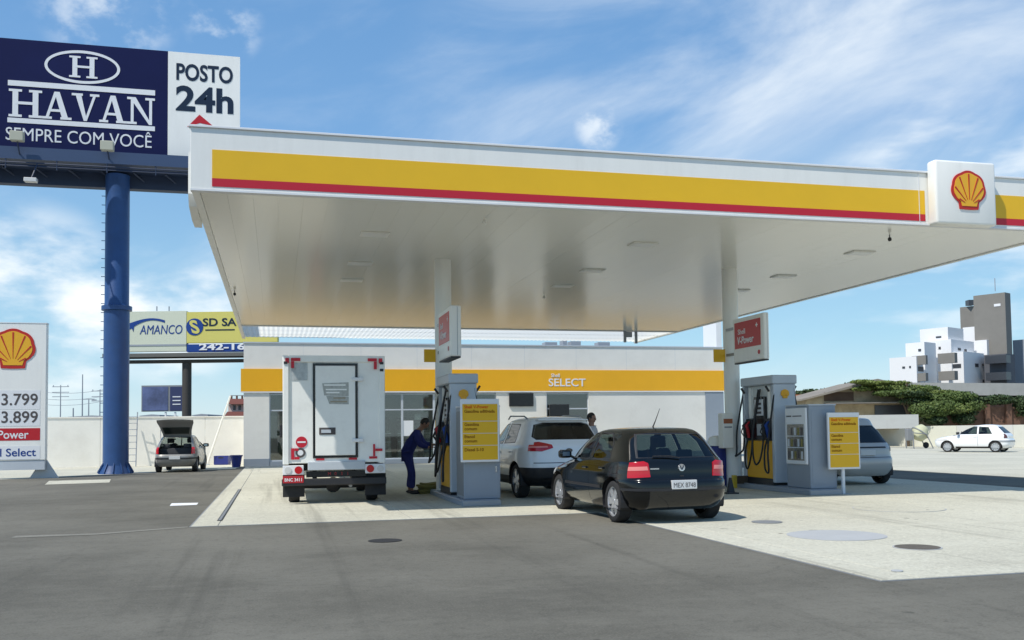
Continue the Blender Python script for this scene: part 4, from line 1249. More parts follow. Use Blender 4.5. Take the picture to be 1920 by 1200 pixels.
def cut(bm, poly, ax, cond):
    """faces of bm inside a convex outline seen from the side ('x') or from the rear ('y')"""
    ar = sum(poly[i][0] * poly[(i + 1) % len(poly)][1] - poly[(i + 1) % len(poly)][0] * poly[i][1] for i in range(len(poly)))
    if ar < 0: poly = poly[::-1]
    ia = 1 if ax == 'x' else 0
    lo = [min(p[k] for p in poly) - 0.01 for k in (0, 1)]; hi = [max(p[k] for p in poly) + 0.01 for k in (0, 1)]
    fs = []
    for f_ in bm.faces:
        if not cond(f_.calc_center_median()): continue
        a = [v.co[ia] for v in f_.verts]; z = [v.co.z for v in f_.verts]
        if max(a) < lo[0] or min(a) > hi[0] or max(z) < lo[1] or min(z) > hi[1]: continue
        fs.append(f_)
    for i in range(len(poly)):
        p, q_ = poly[i], poly[(i + 1) % len(poly)]
        e = (q_[0] - p[0], q_[1] - p[1]); nn = (e[1], -e[0])
        co = Vector((0, p[0], p[1])) if ax == 'x' else Vector((p[0], 0, p[1]))
        no = Vector((0, nn[0], nn[1])) if ax == 'x' else Vector((nn[0], 0, nn[1]))
        if not fs: return []
        geom = fs + list({e_ for f_ in fs for e_ in f_.edges}) + list({v for f_ in fs for v in f_.verts})
        r = bmesh.ops.bisect_plane(bm, geom=geom, dist=1e-5, plane_co=co, plane_no=no)
        nf = [g_ for g_ in r['geom'] if isinstance(g_, bmesh.types.BMFace) and g_.is_valid]
        fs = [f_ for f_ in nf if (f_.calc_center_median() - co).dot(no) < 0]
    return fs


def lift(bm, faces, off=0.0, rim=0.0, delete=True):
    """copy faces to a mesh of their own, moved out along the skin"""
    nb_ = BM(); mp = {}
    for f_ in faces: f_.normal_update()
    for f_ in faces:
        for v in f_.verts:
            if v not in mp:
                mp[v] = nb_.verts.new(v.co + v.normal * off)
    for f_ in faces:
        try: nb_.faces.new([mp[v] for v in f_.verts])
        except ValueError: pass
    if rim:
        es = [e for e in nb_.edges if len(e.link_faces) == 1]
        inv = {mp[v]: v for v in mp}
        nrm = {}
        for v in nb_.verts: nrm[v] = inv[v].normal.copy()
        made = {}
        for e in es:
            q_ = []
            for v in e.verts:
                if v not in made: made[v] = nb_.verts.new(v.co - nrm[v] * rim)
                q_.append(made[v])
            try: nb_.faces.new((e.verts[0], e.verts[1], q_[1], q_[0]))
            except ValueError: pass
    if delete: bmesh.ops.delete(bm, geom=faces, context='FACES')
    return nb_


def wheel_parts(parent, x, y, r, wd, rim_mat, side, style=5):
    sg = 1 if side > 0 else -1
    bm = BM()
    h = wd / 2
    lathe(bm, [(r * 0.72, -h), (r * 0.93, -h), (r * 0.985, -h * 0.8), (r, -h * 0.5), (r, h * 0.5), (r * 0.985, h * 0.8), (r * 0.93, h), (r * 0.72, h), (r * 0.70, 0)], 32, 'x', close=False)
    bm.transform(Matrix.Translation((x, y, r)))
    wo = obj('wheel', bm, MT.rubber, parent, smooth=50)
    bm = BM()
    fx = sg * h * 0.82
    lathe(bm, [(r * 0.64, fx), (r * 0.58, fx), (r * 0.55, fx - sg * 0.05), (r * 0.02, fx - sg * 0.06)], 32, 'x', close=False)
    obj_b = BM(); lathe(obj_b, [(r * 0.70, fx - sg * 0.055), (0.01, fx - sg * 0.0605)], 24, 'x'); obj_b.transform(Matrix.Translation((x, y, r)))
    obj('brake_disc', obj_b, MT.midgrey if style else rim_mat, wo, smooth=40)
    bm2 = BM()
    lathe(bm2, [(r * 0.76, fx - sg * 0.015), (r * 0.76, fx + sg * 0.008), (r * 0.66, fx + sg * 0.005), (r * 0.64, fx - sg * 0.04)], 32, 'x', close=False)
    lathe(bm2, [(0.001, fx + sg * 0.004), (r * 0.15, fx + sg * 0.002), (r * 0.17, fx - sg * 0.03)], 16, 'x', close=False)
    nsp = style or 9
    for k in range(nsp):
        a = 2 * math.pi * k / nsp
        w0_, w1_ = r * (0.12 if style else 0.09), r * (0.17 if style else 0.13)
        p = [(r * 0.12, -w0_), (r * 0.67, -w1_), (r * 0.67, w1_), (r * 0.12, w0_)]
        ca, sa = math.cos(a), math.sin(a)
        prism(bm2, [(ca * u - sa * v, sa * u + ca * v) for u, v in p], 'x', *sorted((fx - sg * 0.03, fx - sg * (0.001 + 0.0004 * k))))
    bm2.transform(Matrix.Translation((x, y, r)))
    bm.free()
    obj('rim', bm2, rim_mat, wo, smooth=40)
    return wo


def arch(cy, r, z, n_=18):
    return [(cy + r * math.cos(2 * math.pi * k / n_), z + r * math.sin(2 * math.pi * k / n_)) for k in range(n_)]


def build_car(name, label, cat, loc, rz, sp):
    o = thing(name, label, cat, (loc[0], loc[1], loc[2] if len(loc) > 2 else 0.0), rz)
    bm = shell(sp['rows'], sp.get('crown', 0.03))
    Wm = max(r_[3] for r_ in sp['rows'])
    paint = sp['paint']
    side = lambda s: (lambda c: c.x * s > 0.25)
    rear = lambda c: c.y < sp.get('rear_lim', 0.75)
    front = lambda c: c.y > sp['L'] * 0.5
    # wheel arches
    for ay in sp['axles']:
        for s in (-1, 1):
            fs = cut(bm, arch(ay, sp['wr'] * 1.17, sp['wr'] * 1.03), 'x', lambda c, s=s: c.x * s > Wm * 0.72)
            if fs: bmesh.ops.delete(bm, geom=fs, context='FACES')
    # dark lower trim and bumper parts first, then glass
    parts = []
    for nm, poly, ax, mt_, kw in sp.get('patches', []):
        if ax == 'side':
            for s in (-1, 1):
                fs = cut(bm, poly, 'x', side(s))
                if fs: parts.append((nm, lift(bm, fs, kw.get('off', 0.0), kw.get('rim', 0.0), kw.get('cut', True)), mt_, kw))
        elif ax == 'rear':
            fs = cut(bm, poly, 'y', rear)
            if fs: parts.append((nm, lift(bm, fs, kw.get('off', 0.0), kw.get('rim', 0.0), kw.get('cut', True)), mt_, kw))
        elif ax == 'rear2':
            for s in (-1, 1):
                fs = cut(bm, [(s * a, b2) for a, b2 in poly], 'y', lambda c: c.y < kw.get('lim', 0.26))
                if fs: parts.append((nm, lift(bm, fs, kw.get('off', 0.0), kw.get('rim', 0.0), kw.get('cut', True)), mt_, kw))
        elif ax == 'front':
            fs = cut(bm, poly, 'y', front)
            if fs: parts.append((nm, lift(bm, fs, kw.get('off', 0.0), kw.get('rim', 0.0), kw.get('cut', True)), mt_, kw))
        elif ax == 'front2':
            for s in (-1, 1):
                fs = cut(bm, [(s * a, b2) for a, b2 in poly], 'y', lambda c: c.y > sp['L'] * 0.78)
                if fs: parts.append((nm, lift(bm, fs, kw.get('off', 0.0), kw.get('rim', 0.0), kw.get('cut', True)), mt_, kw))
    body = obj('body', bm, paint, o, smooth=38)
    for nm, b2, mt_, kw in parts: obj(nm, b2, mt_, o, smooth=38)
    # inside
    z0 = sp['rows'][0][0]
    obj('cabin_floor', B(-Wm * 0.8, Wm * 0.8, 0.35, sp['L'] * 0.72, z0 + 0.06, z0 + 0.10), MT.seat, o)
    hs_ = sp['belt']
    for sx in (-0.37, 0.37):
        y = sp['seat']
        st = obj('seat', box(box(BM(), sx - 0.24, sx + 0.24, y, y + 0.5, z0 + 0.12, hs_ - 0.45, 0.05, 2), sx - 0.23, sx + 0.23, y - 0.12, y + 0.02, z0 + 0.14, hs_ + 0.14, 0.05, 2), MT.seat, o, smooth=40)
        obj('headrest', B(sx - 0.13, sx + 0.13, y - 0.12, y - 0.03, hs_ + 0.17, hs_ + 0.36, 0.03, 2), MT.seat, st, smooth=40)
    rs = obj('rear_bench', box(box(BM(), -0.62, 0.62, sp['seat'] - 0.95, sp['seat'] - 0.5, z0 + 0.12, hs_ - 0.42, 0.05, 2), -0.62, 0.62, sp['seat'] - 1.07, sp['seat'] - 0.94, z0 + 0.14, hs_ - 0.02, 0.04, 2), MT.seat, o, smooth=40)
    for sx in (-0.37, 0.37): obj('headrest', B(sx - 0.13, sx + 0.13, sp['seat'] - 1.06, sp['seat'] - 0.98, hs_ - 0.01, hs_ + 0.15, 0.03, 2), MT.seat, rs, smooth=40)
    obj('dashboard', B(-Wm * 0.78, Wm * 0.78, sp['seat'] + 0.85, sp['seat'] + 1.15, hs_ - 0.35, hs_ - 0.02, 0.04, 2), MT.dark, o, smooth=40)
    sw = BM(); pts = [(-0.37 + 0.18 * math.cos(t), sp['seat'] + 0.72 + 0.07 * math.sin(t), hs_ - 0.02 + 0.17 * math.sin(t)) for t in np.linspace(0, 2 * math.pi, 19)]
    obj('steering_wheel', tube(sw, pts, 0.014, 6), MT.dark, o, smooth=50)
    for ay in sp['axles']:
        for s in (-1, 1):
            bmw = BM(); lathe(bmw, [(sp['wr'] * 1.17, s * (Wm - 0.02)), (sp['wr'] * 1.17, s * (Wm - 0.34)), (0.02, s * (Wm - 0.35))], 28, 'x', close=False)
            bmesh.ops.delete(bmw, geom=[v for v in bmw.verts if False], context='VERTS')
            bmw.transform(Matrix.Translation((0, ay, sp['wr'] * 1.03)))
            for v in bmw.verts: v.co.z = max(v.co.z, z0 - 0.0)
            obj('wheel_well', bmw, MT.dark, o)
            wheel_parts(o, s * (Wm - 0.035 - sp['ww'] / 2), ay, sp['wr'], sp['ww'], sp['rim'], s, sp.get('spokes', 5))
    for ay in sp['axles']:
        obj('axle', T([(-Wm + 0.2, ay, sp['wr']), (Wm - 0.2, ay, sp['wr'])], 0.045, 8), MT.dark, o)
    # mirrors
    my = sp['mirror']
    for s in (-1, 1):
        mm_ = obj('door_mirror', B(*sorted((s * (Wm - 0.06), s * (Wm + 0.16))), my - 0.05, my + 0.09, hs_ + 0.0, hs_ + 0.14, 0.045, 3), sp.get('mirror_mat', paint), o, smooth=40)
        obj('mirror_glass', B(*sorted((s * (Wm - 0.015), s * (Wm + 0.115))), my - 0.053, my - 0.049, hs_ + 0.035, hs_ + 0.105), MT.mirror, mm_)
    for s in (-1, 1): obj('mirror_arm', T([(s * (Wm - 0.13), my + 0.06, hs_ + 0.0), (s * (Wm - 0.02), my + 0.03, hs_ + 0.05)], 0.022, 6), MT.dark, o)
    for y, z in sp.get('handles', []):
        for s in (-1, 1):
            xx = np.interp(z, [r_[0] for r_ in sp['rows']], [r_[3] for r_ in sp['rows']])
            obj('door_handle', B(*sorted((s * (xx - 0.02), s * (xx + 0.025))), y - 0.09, y + 0.09, z - 0.015, z + 0.02, 0.01), sp.get('handle_mat', paint), o)
    if 'plate' in sp:
        yy, zz, s_, tm = sp['plate']
        pl_ = obj('number_plate', B(-0.2, 0.2, yy - 0.018, yy + 0.03, zz - 0.065, zz + 0.065, 0.004), MT.plate, o)
        if s_: text(s_, MT.print_grey, pl_, (0, yy - 0.0182, zz - 0.005), h=0.07, w=0.35, ext=0.002, name='plate_lettering')
    return o


def win(poly, inset=0.022):
    cx_ = sum(p[0] for p in poly) / len(poly); cz_ = sum(p[1] for p in poly) / len(poly)
    out = []
    for p in poly:
        d = Vector((p[0] - cx_, p[1] - cz_)); d = d * (1 - inset * 1.6 / d.length)
        out.append((cx_ + d.x, cz_ + d.y))
    return out


def glazing(poly, ax, gm, name):
    return [('window_trim', poly, ax, MT.dark, dict(off=-0.001, cut=True)) if False else (name + '_seal', poly, ax, MT.dark, dict(off=0.0015, cut=False)), ]


# --- black hatchback, back corner nearest the camera
def hatch_rows(L, H, w, xr_belt=0.10, tail=0.0):
    return [(0.21, 0.16, L - 0.18, w * 0.86, 6, 4), (0.27, 0.09, L - 0.09, w * 0.93, 6, 4), (0.40, 0.02, L - 0.02, w * 0.985, 6.5, 4), (0.52, 0.0, L, w, 6.5, 4),
            (0.62, 0.01, L - 0.02, w, 6.5, 4), (0.665, 0.05, L - 0.05, w, 6.5, 4), (0.74, 0.07, L - 0.2, w * 0.995, 6.5, 4), (0.80, 0.075, L - 0.42, w * 0.985, 6.5, 3.6), (0.86, 0.085, L - 0.8, w * 0.975, 6.5, 4),
            (0.905, xr_belt, L - 1.15, w * 0.962, 6.5, 4.5), (0.96, xr_belt + 0.05, L - 1.27, w * 0.93, 7, 5), (1.08, xr_belt + 0.17, L - 1.46, w * 0.872, 7, 5.5), (1.22, xr_belt + 0.31, L - 1.72, w * 0.80, 7, 5.5), (1.33, xr_belt + 0.43, L - 1.96, w * 0.735, 6, 5),
            (H - 0.055, xr_belt + 0.52, L - 2.14, w * 0.68, 5, 4.5), (H - 0.03, xr_belt + 0.60, L - 2.28, w * 0.61, 4.5, 4)]


GL = 4.15
gw = 0.868
def patch_glass(poly, ax, mat, nm, ins=0.02):
    """dark surround printed on the skin, then the pane itself cut through"""
    return [(nm, win(poly, ins), ax, mat, dict(off=-0.004, cut=True)), ('window_seal', poly, ax, MT.dark, dict(off=0.0012, cut=False))]


GD = MT.glass_car
gp = []
sw1 = [(1.72, 0.935), (2.72, 0.935), (2.58, 1.02), (2.28, 1.22), (2.02, 1.345), (1.72, 1.365)]
sw2 = [(0.86, 0.945), (1.64, 0.935), (1.64, 1.365), (1.12, 1.35), (0.93, 1.20)]
gp += patch_glass(sw1, 'side', GD, 'side_window') + patch_glass(sw2, 'side', GD, 'side_window')
gp += patch_glass([(-0.66, 0.975), (0.66, 0.975), (0.60, 1.17), (0.53, 1.33), (-0.53, 1.33), (-0.60, 1.17)], 'rear', GD, 'rear_window')
gp += patch_glass([(-0.70, 0.99), (0.70, 0.99), (0.56, 1.33), (-0.56, 1.33)], 'front', GD, 'windscreen')
gp += [('tail_lamp', [(0.50, 0.70), (0.87, 0.68), (0.86, 0.90), (0.58, 0.925), (0.52, 0.90)], 'rear2', MT.tail, dict(off=0.012, rim=0.02, cut=False)),
       ('lamp_band', [(0.53, 0.80), (0.88, 0.79), (0.88, 0.845), (0.54, 0.855)], 'rear2', MT.tailpale, dict(off=0.0145, rim=0.004, cut=False)),
       ('tailgate_gap', [(-0.60, 0.665), (0.60, 0.665), (0.60, 0.675), (-0.60, 0.675)], 'rear', MT.black, dict(off=0.001, cut=False)),
       ('bumper_gap', [(-0.87, 0.652), (0.87, 0.652), (0.87, 0.659), (-0.87, 0.659)], 'rear', MT.black, dict(off=0.001, cut=False)),
       ('bumper_strip', [(-0.90, 0.50), (0.90, 0.50), (0.90, 0.535), (-0.90, 0.535)], 'rear', MT.dark, dict(off=0.010, rim=0.012, cut=False)),
       ('side_strip', [(1.15, 0.50), (2.78, 0.50), (2.78, 0.545), (1.15, 0.545)], 'side', MT.dark, dict(off=0.010, rim=0.012, cut=False)),
       ('door_gap', [(1.665, 0.30), (1.673, 0.30), (1.673, 0.93), (1.665, 0.93)], 'side', MT.black, dict(off=0.001, cut=False)),
       ('door_gap', [(2.78, 0.30), (2.788, 0.30), (2.788, 0.92), (2.78, 0.92)], 'side', MT.black, dict(off=0.001, cut=False)),
       ('door_gap', [(0.99, 0.72), (0.998, 0.72), (0.86, 0.93), (0.852, 0.93)], 'side', MT.black, dict(off=0.001, cut=False)),
       ('headlamp', [(0.45, 0.60), (0.82, 0.62), (0.80, 0.74), (0.45, 0.72)], 'front2', MT.lampwhite, dict(off=0.006, rim=0.012, cut=False)),
       ('grille', [(-0.42, 0.62), (0.42, 0.62), (0.40, 0.72), (-0.40, 0.72)], 'front', MT.dark, dict(off=0.004, rim=0.01, cut=False))]
golf = build_car('hatchback', 'black hatchback seen from behind at the edge of the pad', 'car', (7.08, -2.30, 0.0), R(2.0),
                 dict(L=GL, rows=hatch_rows(GL, 1.44, gw), paint=MT.carblack, axles=(0.74, 3.25), wr=0.315, ww=0.205, rim=MT.alloy, spokes=6, patches=gp, belt=0.93, seat=1.75, mirror=2.62,
                      handles=[(1.85, 0.80), (1.12, 0.81)], plate=(-0.005, 0.585, 'MEX 8748', 0), rear_lim=0.8, crown=0.03, mirror_mat=MT.carblack))
bm = BM(); lathe(bm, [(0.001, 0.062), (0.052, 0.06), (0.056, 0.08)], 20, 'y'); bm.transform(Matrix.Translation((0, 0, 0.83)))
ring_ = obj('round_badge', bm, MT.chrome, golf, smooth=40)
bm = BM(); prism(bm, [(-0.034, 0.862), (-0.022, 0.862), (0.0, 0.812), (0.022, 0.862), (0.034, 0.862), (0.012, 0.80), (-0.012, 0.80)], 'y', 0.0575, 0.0595); obj('badge_mark', bm, MT.print_navy, ring_)
obj('model_script', B(-0.50, -0.36, 0.072, 0.088, 0.81, 0.83), MT.chrome, golf)
obj('wiper', T([(0.0, 0.13, 0.97), (-0.15, 0.15, 1.0), (-0.42, 0.16, 1.0)], 0.011, 5), MT.dark, golf)
obj('roof_aerial', T([(0.0, 1.05, 1.435), (0.012, 0.98, 1.53), (0.035, 0.86, 1.72)], [0.012, 0.008, 0.004], 6), MT.dark, golf)
obj('boot_lock', B(-0.03, 0.03, 0.058, 0.075, 0.70, 0.72), MT.dark, golf)

# --- white sport utility car beyond it
SL = 4.44; swd = 0.925; SHt = 1.64
rows = [(0.26, 0.22, SL - 0.2, swd * 0.86, 6, 4), (0.34, 0.10, SL - 0.1, swd * 0.94, 6, 4), (0.50, 0.02, SL - 0.02, swd * 0.99, 6, 4), (0.64, 0.0, SL, swd, 6, 4), (0.74, 0.02, SL - 0.01, swd, 6, 4),
        (0.82, 0.06, SL - 0.08, swd * 0.995, 6, 4), (0.92, 0.08, SL - 0.35, swd * 0.985, 6, 4), (1.00, 0.10, SL - 0.9, swd * 0.975, 6, 4), (1.06, 0.13, SL - 1.18, swd * 0.95, 6, 4.5), (1.14, 0.20, SL - 1.35, swd * 0.905, 6, 5),
        (1.30, 0.34, SL - 1.65, swd * 0.83, 6, 5), (1.46, 0.46, SL - 1.95, swd * 0.755, 5.5, 5), (1.55, 0.52, SL - 2.15, swd * 0.70, 5, 4.5), (1.595, 0.60, SL - 2.35, swd * 0.62, 4.5, 4)]
sp_ = []
sp_ += patch_glass([(1.88, 1.08), (2.95, 1.07), (2.62, 1.30), (2.25, 1.48), (1.88, 1.50)], 'side', MT.glass_car, 'side_window')
sp_ += patch_glass([(1.02, 1.10), (1.80, 1.08), (1.80, 1.50), (1.10, 1.48)], 'side', MT.glass_dark, 'side_window')
sp_ += patch_glass([(-0.64, 1.16), (0.64, 1.16), (0.70, 1.22), (0.60, 1.46), (0.42, 1.50), (-0.42, 1.50), (-0.60, 1.46), (-0.70, 1.22)], 'rear', MT.glass_dark, 'rear_window')
sp_ += patch_glass([(-0.74, 1.13), (0.74, 1.13), (0.60, 1.50), (-0.60, 1.50)], 'front', MT.glass_car, 'windscreen')
sp_ += [('tail_lamp', [(0.34, 1.0), (0.58, 0.935), (0.95, 0.95), (0.95, 1.09), (0.60, 1.115), (0.36, 1.06)], 'rear2', MT.tail, dict(off=0.014, rim=0.02, cut=False)),
        ('lamp_band', [(0.45, 1.005), (0.9, 1.0), (0.9, 1.03), (0.46, 1.035)], 'rear2', MT.tailpale, dict(off=0.018, rim=0.004, cut=False)),
        ('lower_cladding', [(-1.0, 0.26), (1.0, 0.26), (1.0, 0.62), (-1.0, 0.62)], 'rear', MT.dark, dict(off=0.006, rim=0.008, cut=False)),
        ('lower_cladding', [(0.0, 0.26), (4.4, 0.26), (4.4, 0.44), (0.0, 0.44)], 'side', MT.dark, dict(off=0.006, rim=0.008, cut=False)),
        ('tailgate_gap', [(-0.75, 0.705), (0.75, 0.705), (0.75, 0.72), (-0.75, 0.72)], 'rear', MT.dark, dict(off=0.001, cut=False)),
        ('door_gap', [(1.84, 0.45), (1.848, 0.45), (1.848, 1.07), (1.84, 1.07)], 'side', MT.midgrey, dict(off=0.001, cut=False)),
        ('headlamp', [(0.45, 0.80), (0.90, 0.82), (0.86, 0.94), (0.45, 0.92)], 'front2', MT.lampwhite, dict(off=0.006, rim=0.012, cut=False)),
        ('grille', [(-0.42, 0.72), (0.42, 0.72), (0.40, 0.84), (-0.40, 0.84)], 'front', MT.dark, dict(off=0.004, rim=0.01, cut=False))]
SUVZ = 1.035
rows = [(r_[0] * SUVZ, *r_[1:]) for r_ in rows]
sp_ = [(a_, [(p_[0], p_[1] * SUVZ) for p_ in b_], c_, d_, e_) for a_, b_, c_, d_, e_ in sp_]
suv = build_car('sport_utility_car', 'white sport utility car refuelling just beyond the black hatchback', 'car', (7.06, 3.1, PADZ), R(3.0),
                dict(L=SL, rows=rows, paint=MT.carwhite, axles=(0.92, 3.55), wr=0.35, ww=0.225, rim=MT.alloy, spokes=5, patches=sp_, belt=1.08, seat=1.95, mirror=2.85, handles=[(2.0, 0.93), (1.2, 0.95)], rear_lim=0.9, crown=0.04))
bm = BM(); lathe(bm, [(0.001, 0.075), (0.07, 0.072), (0.075, 0.1)], 20, 'y'); bm.transform(Matrix.Translation((0, 0, 0.98)) @ Matrix.Diagonal((1, 1, 0.6, 1))); obj('oval_badge', bm, MT.print_grey, suv, smooth=40)
for s in (-1, 1): obj('roof_rail', T([(s * 0.60, 0.95, 1.635), (s * 0.62, 1.1, 1.695), (s * 0.62, 2.1, 1.715), (s * 0.6, 2.3, 1.65)], 0.018, 6), MT.steel, suv)
obj('roof_spoiler', B(-0.55, 0.55, 0.40, 0.62, 1.59, 1.62, 0.012), MT.carwhite, suv)

# --- silver small car on the far side of the right island
SVL = 3.9
rows = hatch_rows(SVL, 1.53, 0.845, 0.11)
rows = [(z * 1.0 if z < 0.9 else 0.9 + (z - 0.9) * 1.17, a, b2 + (0.25 if z > 0.9 else 0.12), w, nr, nf) for z, a, b2, w, nr, nf in rows]
vp = []
vp += patch_glass([(-0.68, 1.0), (0.68, 1.0), (0.60, 1.24), (0.50, 1.42), (-0.50, 1.42), (-0.60, 1.24)], 'rear', MT.glass_dark, 'rear_window')
vp += patch_glass([(1.62, 0.98), (2.85, 0.98), (2.3, 1.42), (1.62, 1.44)], 'side', MT.glass_dark, 'side_window') + patch_glass([(0.80, 0.99), (1.54, 0.98), (1.54, 1.43), (0.95, 1.40)], 'side', MT.glass_dark, 'side_window')
vp += patch_glass([(-0.68, 1.02), (0.68, 1.02), (0.54, 1.42), (-0.54, 1.42)], 'front', MT.glass_dark, 'windscreen')
vp += [('tail_lamp', [(0.66, 0.80), (0.86, 0.80), (0.86, 1.12), (0.72, 1.12)], 'rear2', M('smoked lamp lens', (0.25, 0.22, 0.23), 0.2), dict(off=0.01, rim=0.015, cut=False)),
       ('handle_bar', [(-0.52, 0.875), (0.52, 0.875), (0.52, 0.905), (-0.52, 0.905)], 'rear', MT.dark, dict(off=0.012, rim=0.014, cut=False)),
       ('bumper_gap', [(-0.87, 0.652), (0.87, 0.652), (0.87, 0.664), (-0.87, 0.664)], 'rear', MT.dark, dict(off=0.001, cut=False)),
       ('headlamp', [(0.45, 0.62), (0.80, 0.64), (0.78, 0.78), (0.45, 0.76)], 'front2', MT.lampwhite, dict(off=0.006, rim=0.012, cut=False)),
       ('door_gap', [(1.58, 0.35), (1.588, 0.35), (1.588, 0.96), (1.58, 0.96)], 'side', MT.dark, dict(off=0.001, cut=False))]
build_car('hatchback', 'silver hatchback mostly hidden behind the yellow board on the right', 'car', (14.93, 4.55, PADZ), R(-1.0),
          dict(L=SVL + 0.25, rows=rows, paint=MT.carsilver, axles=(0.62, 3.1), wr=0.30, ww=0.19, rim=MT.hub, spokes=0, patches=vp, belt=0.98, seat=1.65, mirror=2.6, handles=[(1.7, 0.85)], plate=(0.045, 0.77, '', 0), rear_lim=0.8))

# --- pewter hatchback with its boot and a door open, left background
PL = 3.85
rows = hatch_rows(PL, 1.44, 0.79, 0.14)
pp = [('boot_opening', [(-0.58, 0.70), (0.58, 0.70), (0.52, 1.15), (0.46, 1.33), (-0.46, 1.33), (-0.52, 1.15)], 'rear', None, {})]
vp = patch_glass([(1.55, 0.94), (2.45, 0.94), (2.0, 1.33), (1.55, 1.35)], 'side', GD, 'side_window') + patch_glass([(0.72, 0.95), (1.48, 0.94), (1.48, 1.34), (0.95, 1.31)], 'side', GD, 'side_window')
vp += patch_glass([(-0.64, 0.99), (0.64, 0.99), (0.50, 1.33), (-0.50, 1.33)], 'front', GD, 'windscreen')
vp += [('boot_lining', [(-0.59, 0.68), (0.59, 0.68), (0.60, 0.9), (0.50, 1.34), (-0.50, 1.34), (-0.60, 0.9)], 'rear', MT.dark, dict(off=-0.02, cut=True)),
       ('tail_lamp', [(0.56, 0.70), (0.78, 0.70), (0.76, 0.96), (0.60, 0.96)], 'rear2', MT.tail, dict(off=0.012, rim=0.015, cut=False)),
       ('bumper_strip', [(-0.8, 0.5), (0.8, 0.5), (0.8, 0.56), (-0.8, 0.56)], 'rear', MT.dark, dict(off=0.008, rim=0.01, cut=False)),
       ('headlamp', [(0.45, 0.60), (0.75, 0.62), (0.73, 0.74), (0.45, 0.72)], 'front2', MT.lampwhite, dict(off=0.006, rim=0.012, cut=False))]
pc_ = build_car('hatchback', 'pewter hatchback parked by the far left wall with its boot lid raised', 'car', (-2.42, 22.55, 0.004), R(-3.0),
                dict(L=PL, rows=rows, paint=MT.cargrey, axles=(0.62, 2.98), wr=0.28, ww=0.18, rim=MT.hub, spokes=0, patches=vp, belt=0.93, seat=1.6, mirror=2.42, plate=(0.0, 0.56, '', 0), rear_lim=0.8, mirror_mat=MT.dark))
for ch in list(pc_.children):
    if ch.name.startswith('boot_lining'): bpy.data.objects.remove(ch)
obj('boot_floor', B(-0.56, 0.56, 0.12, 0.7, 0.5, 0.54), MT.dark, pc_)
bm = BM()
hz_, hy_ = 1.40, 0.62      # hinge line
prof = [(0.50, 0.0, 0.0), (0.52, 0.14, 0.10), (0.60, 0.55, 0.34), (0.66, 0.80, 0.46), (0.66, 0.93, 0.50)]
ra, rb = [], []
for (hw_, back, upz) in prof:
    ra.append([bm.verts.new((x_ * hw_, hy_ - back * 0.62, hz_ + upz * 1.15 + (0.03 * (1 - x_ * x_)))) for x_ in (-1, -0.5, 0, 0.5, 1)])
    rb.append([bm.verts.new((x_ * hw_, hy_ - back * 0.62 + 0.03, hz_ + upz * 1.15 - 0.06 + (0.03 * (1 - x_ * x_)))) for x_ in (-1, -0.5, 0, 0.5, 1)])
for rg in (ra, rb):
    for a_, b_ in zip(rg, rg[1:]):
        for k in range(4): bm.faces.new((a_[k], a_[k + 1], b_[k + 1], b_[k]))
for k in range(4):
    bm.faces.new((ra[0][k], ra[0][k + 1], rb[0][k + 1], rb[0][k])); bm.faces.new((ra[-1][k], ra[-1][k + 1], rb[-1][k + 1], rb[-1][k]))
for i in range(4):
    for k in (0, 4): bm.faces.new((ra[i][k], ra[i + 1][k], rb[i + 1][k], rb[i][k]))
tg = obj('tailgate', bm, MT.cargrey, pc_, smooth=40, label='raised boot lid')
bm = BM()
vs = [bm.verts.new((x_ * 0.44, hy_ - bk * 0.62 + 0.034, hz_ + up * 1.15 - 0.075)) for x_, bk, up in ((-1, 0.16, 0.11), (1, 0.16, 0.11), (1.15, 0.52, 0.325), (-1.15, 0.52, 0.325))]
bm.faces.new(vs); obj('tailgate_glass', bm, MT.glass_car, tg)
for s in (-1, 1): obj('gas_strut', T([(s * 0.56, 0.45, 1.05), (s * 0.56, 0.33, 1.62)], 0.012, 5), MT.steel, pc_)
dr_ = BM()
prism(dr_, [(0.0, 0.30), (0.98, 0.30), (1.02, 0.60), (1.0, 0.92), (0.0, 0.92)], 'x', -0.03, 0.03)
dr_.transform(Matrix.Translation((0.80, 2.55, 0)) @ Matrix.Rotation(R(-58 + 180), 4, 'Z'))
do = obj('door', dr_, MT.cargrey, pc_, label='front door standing open')
fb = BM()
fr_pts = [(0, 0.03, 0.92), (0, 0.45, 1.30), (0, 0.98, 1.32), (0, 1.0, 0.92)]
tube(fb, fr_pts, 0.025, 6); fb.transform(Matrix.Translation((0.80, 2.55, 0)) @ Matrix.Rotation(R(-58 + 180), 4, 'Z'))
obj('window_frame', fb, MT.dark, do)

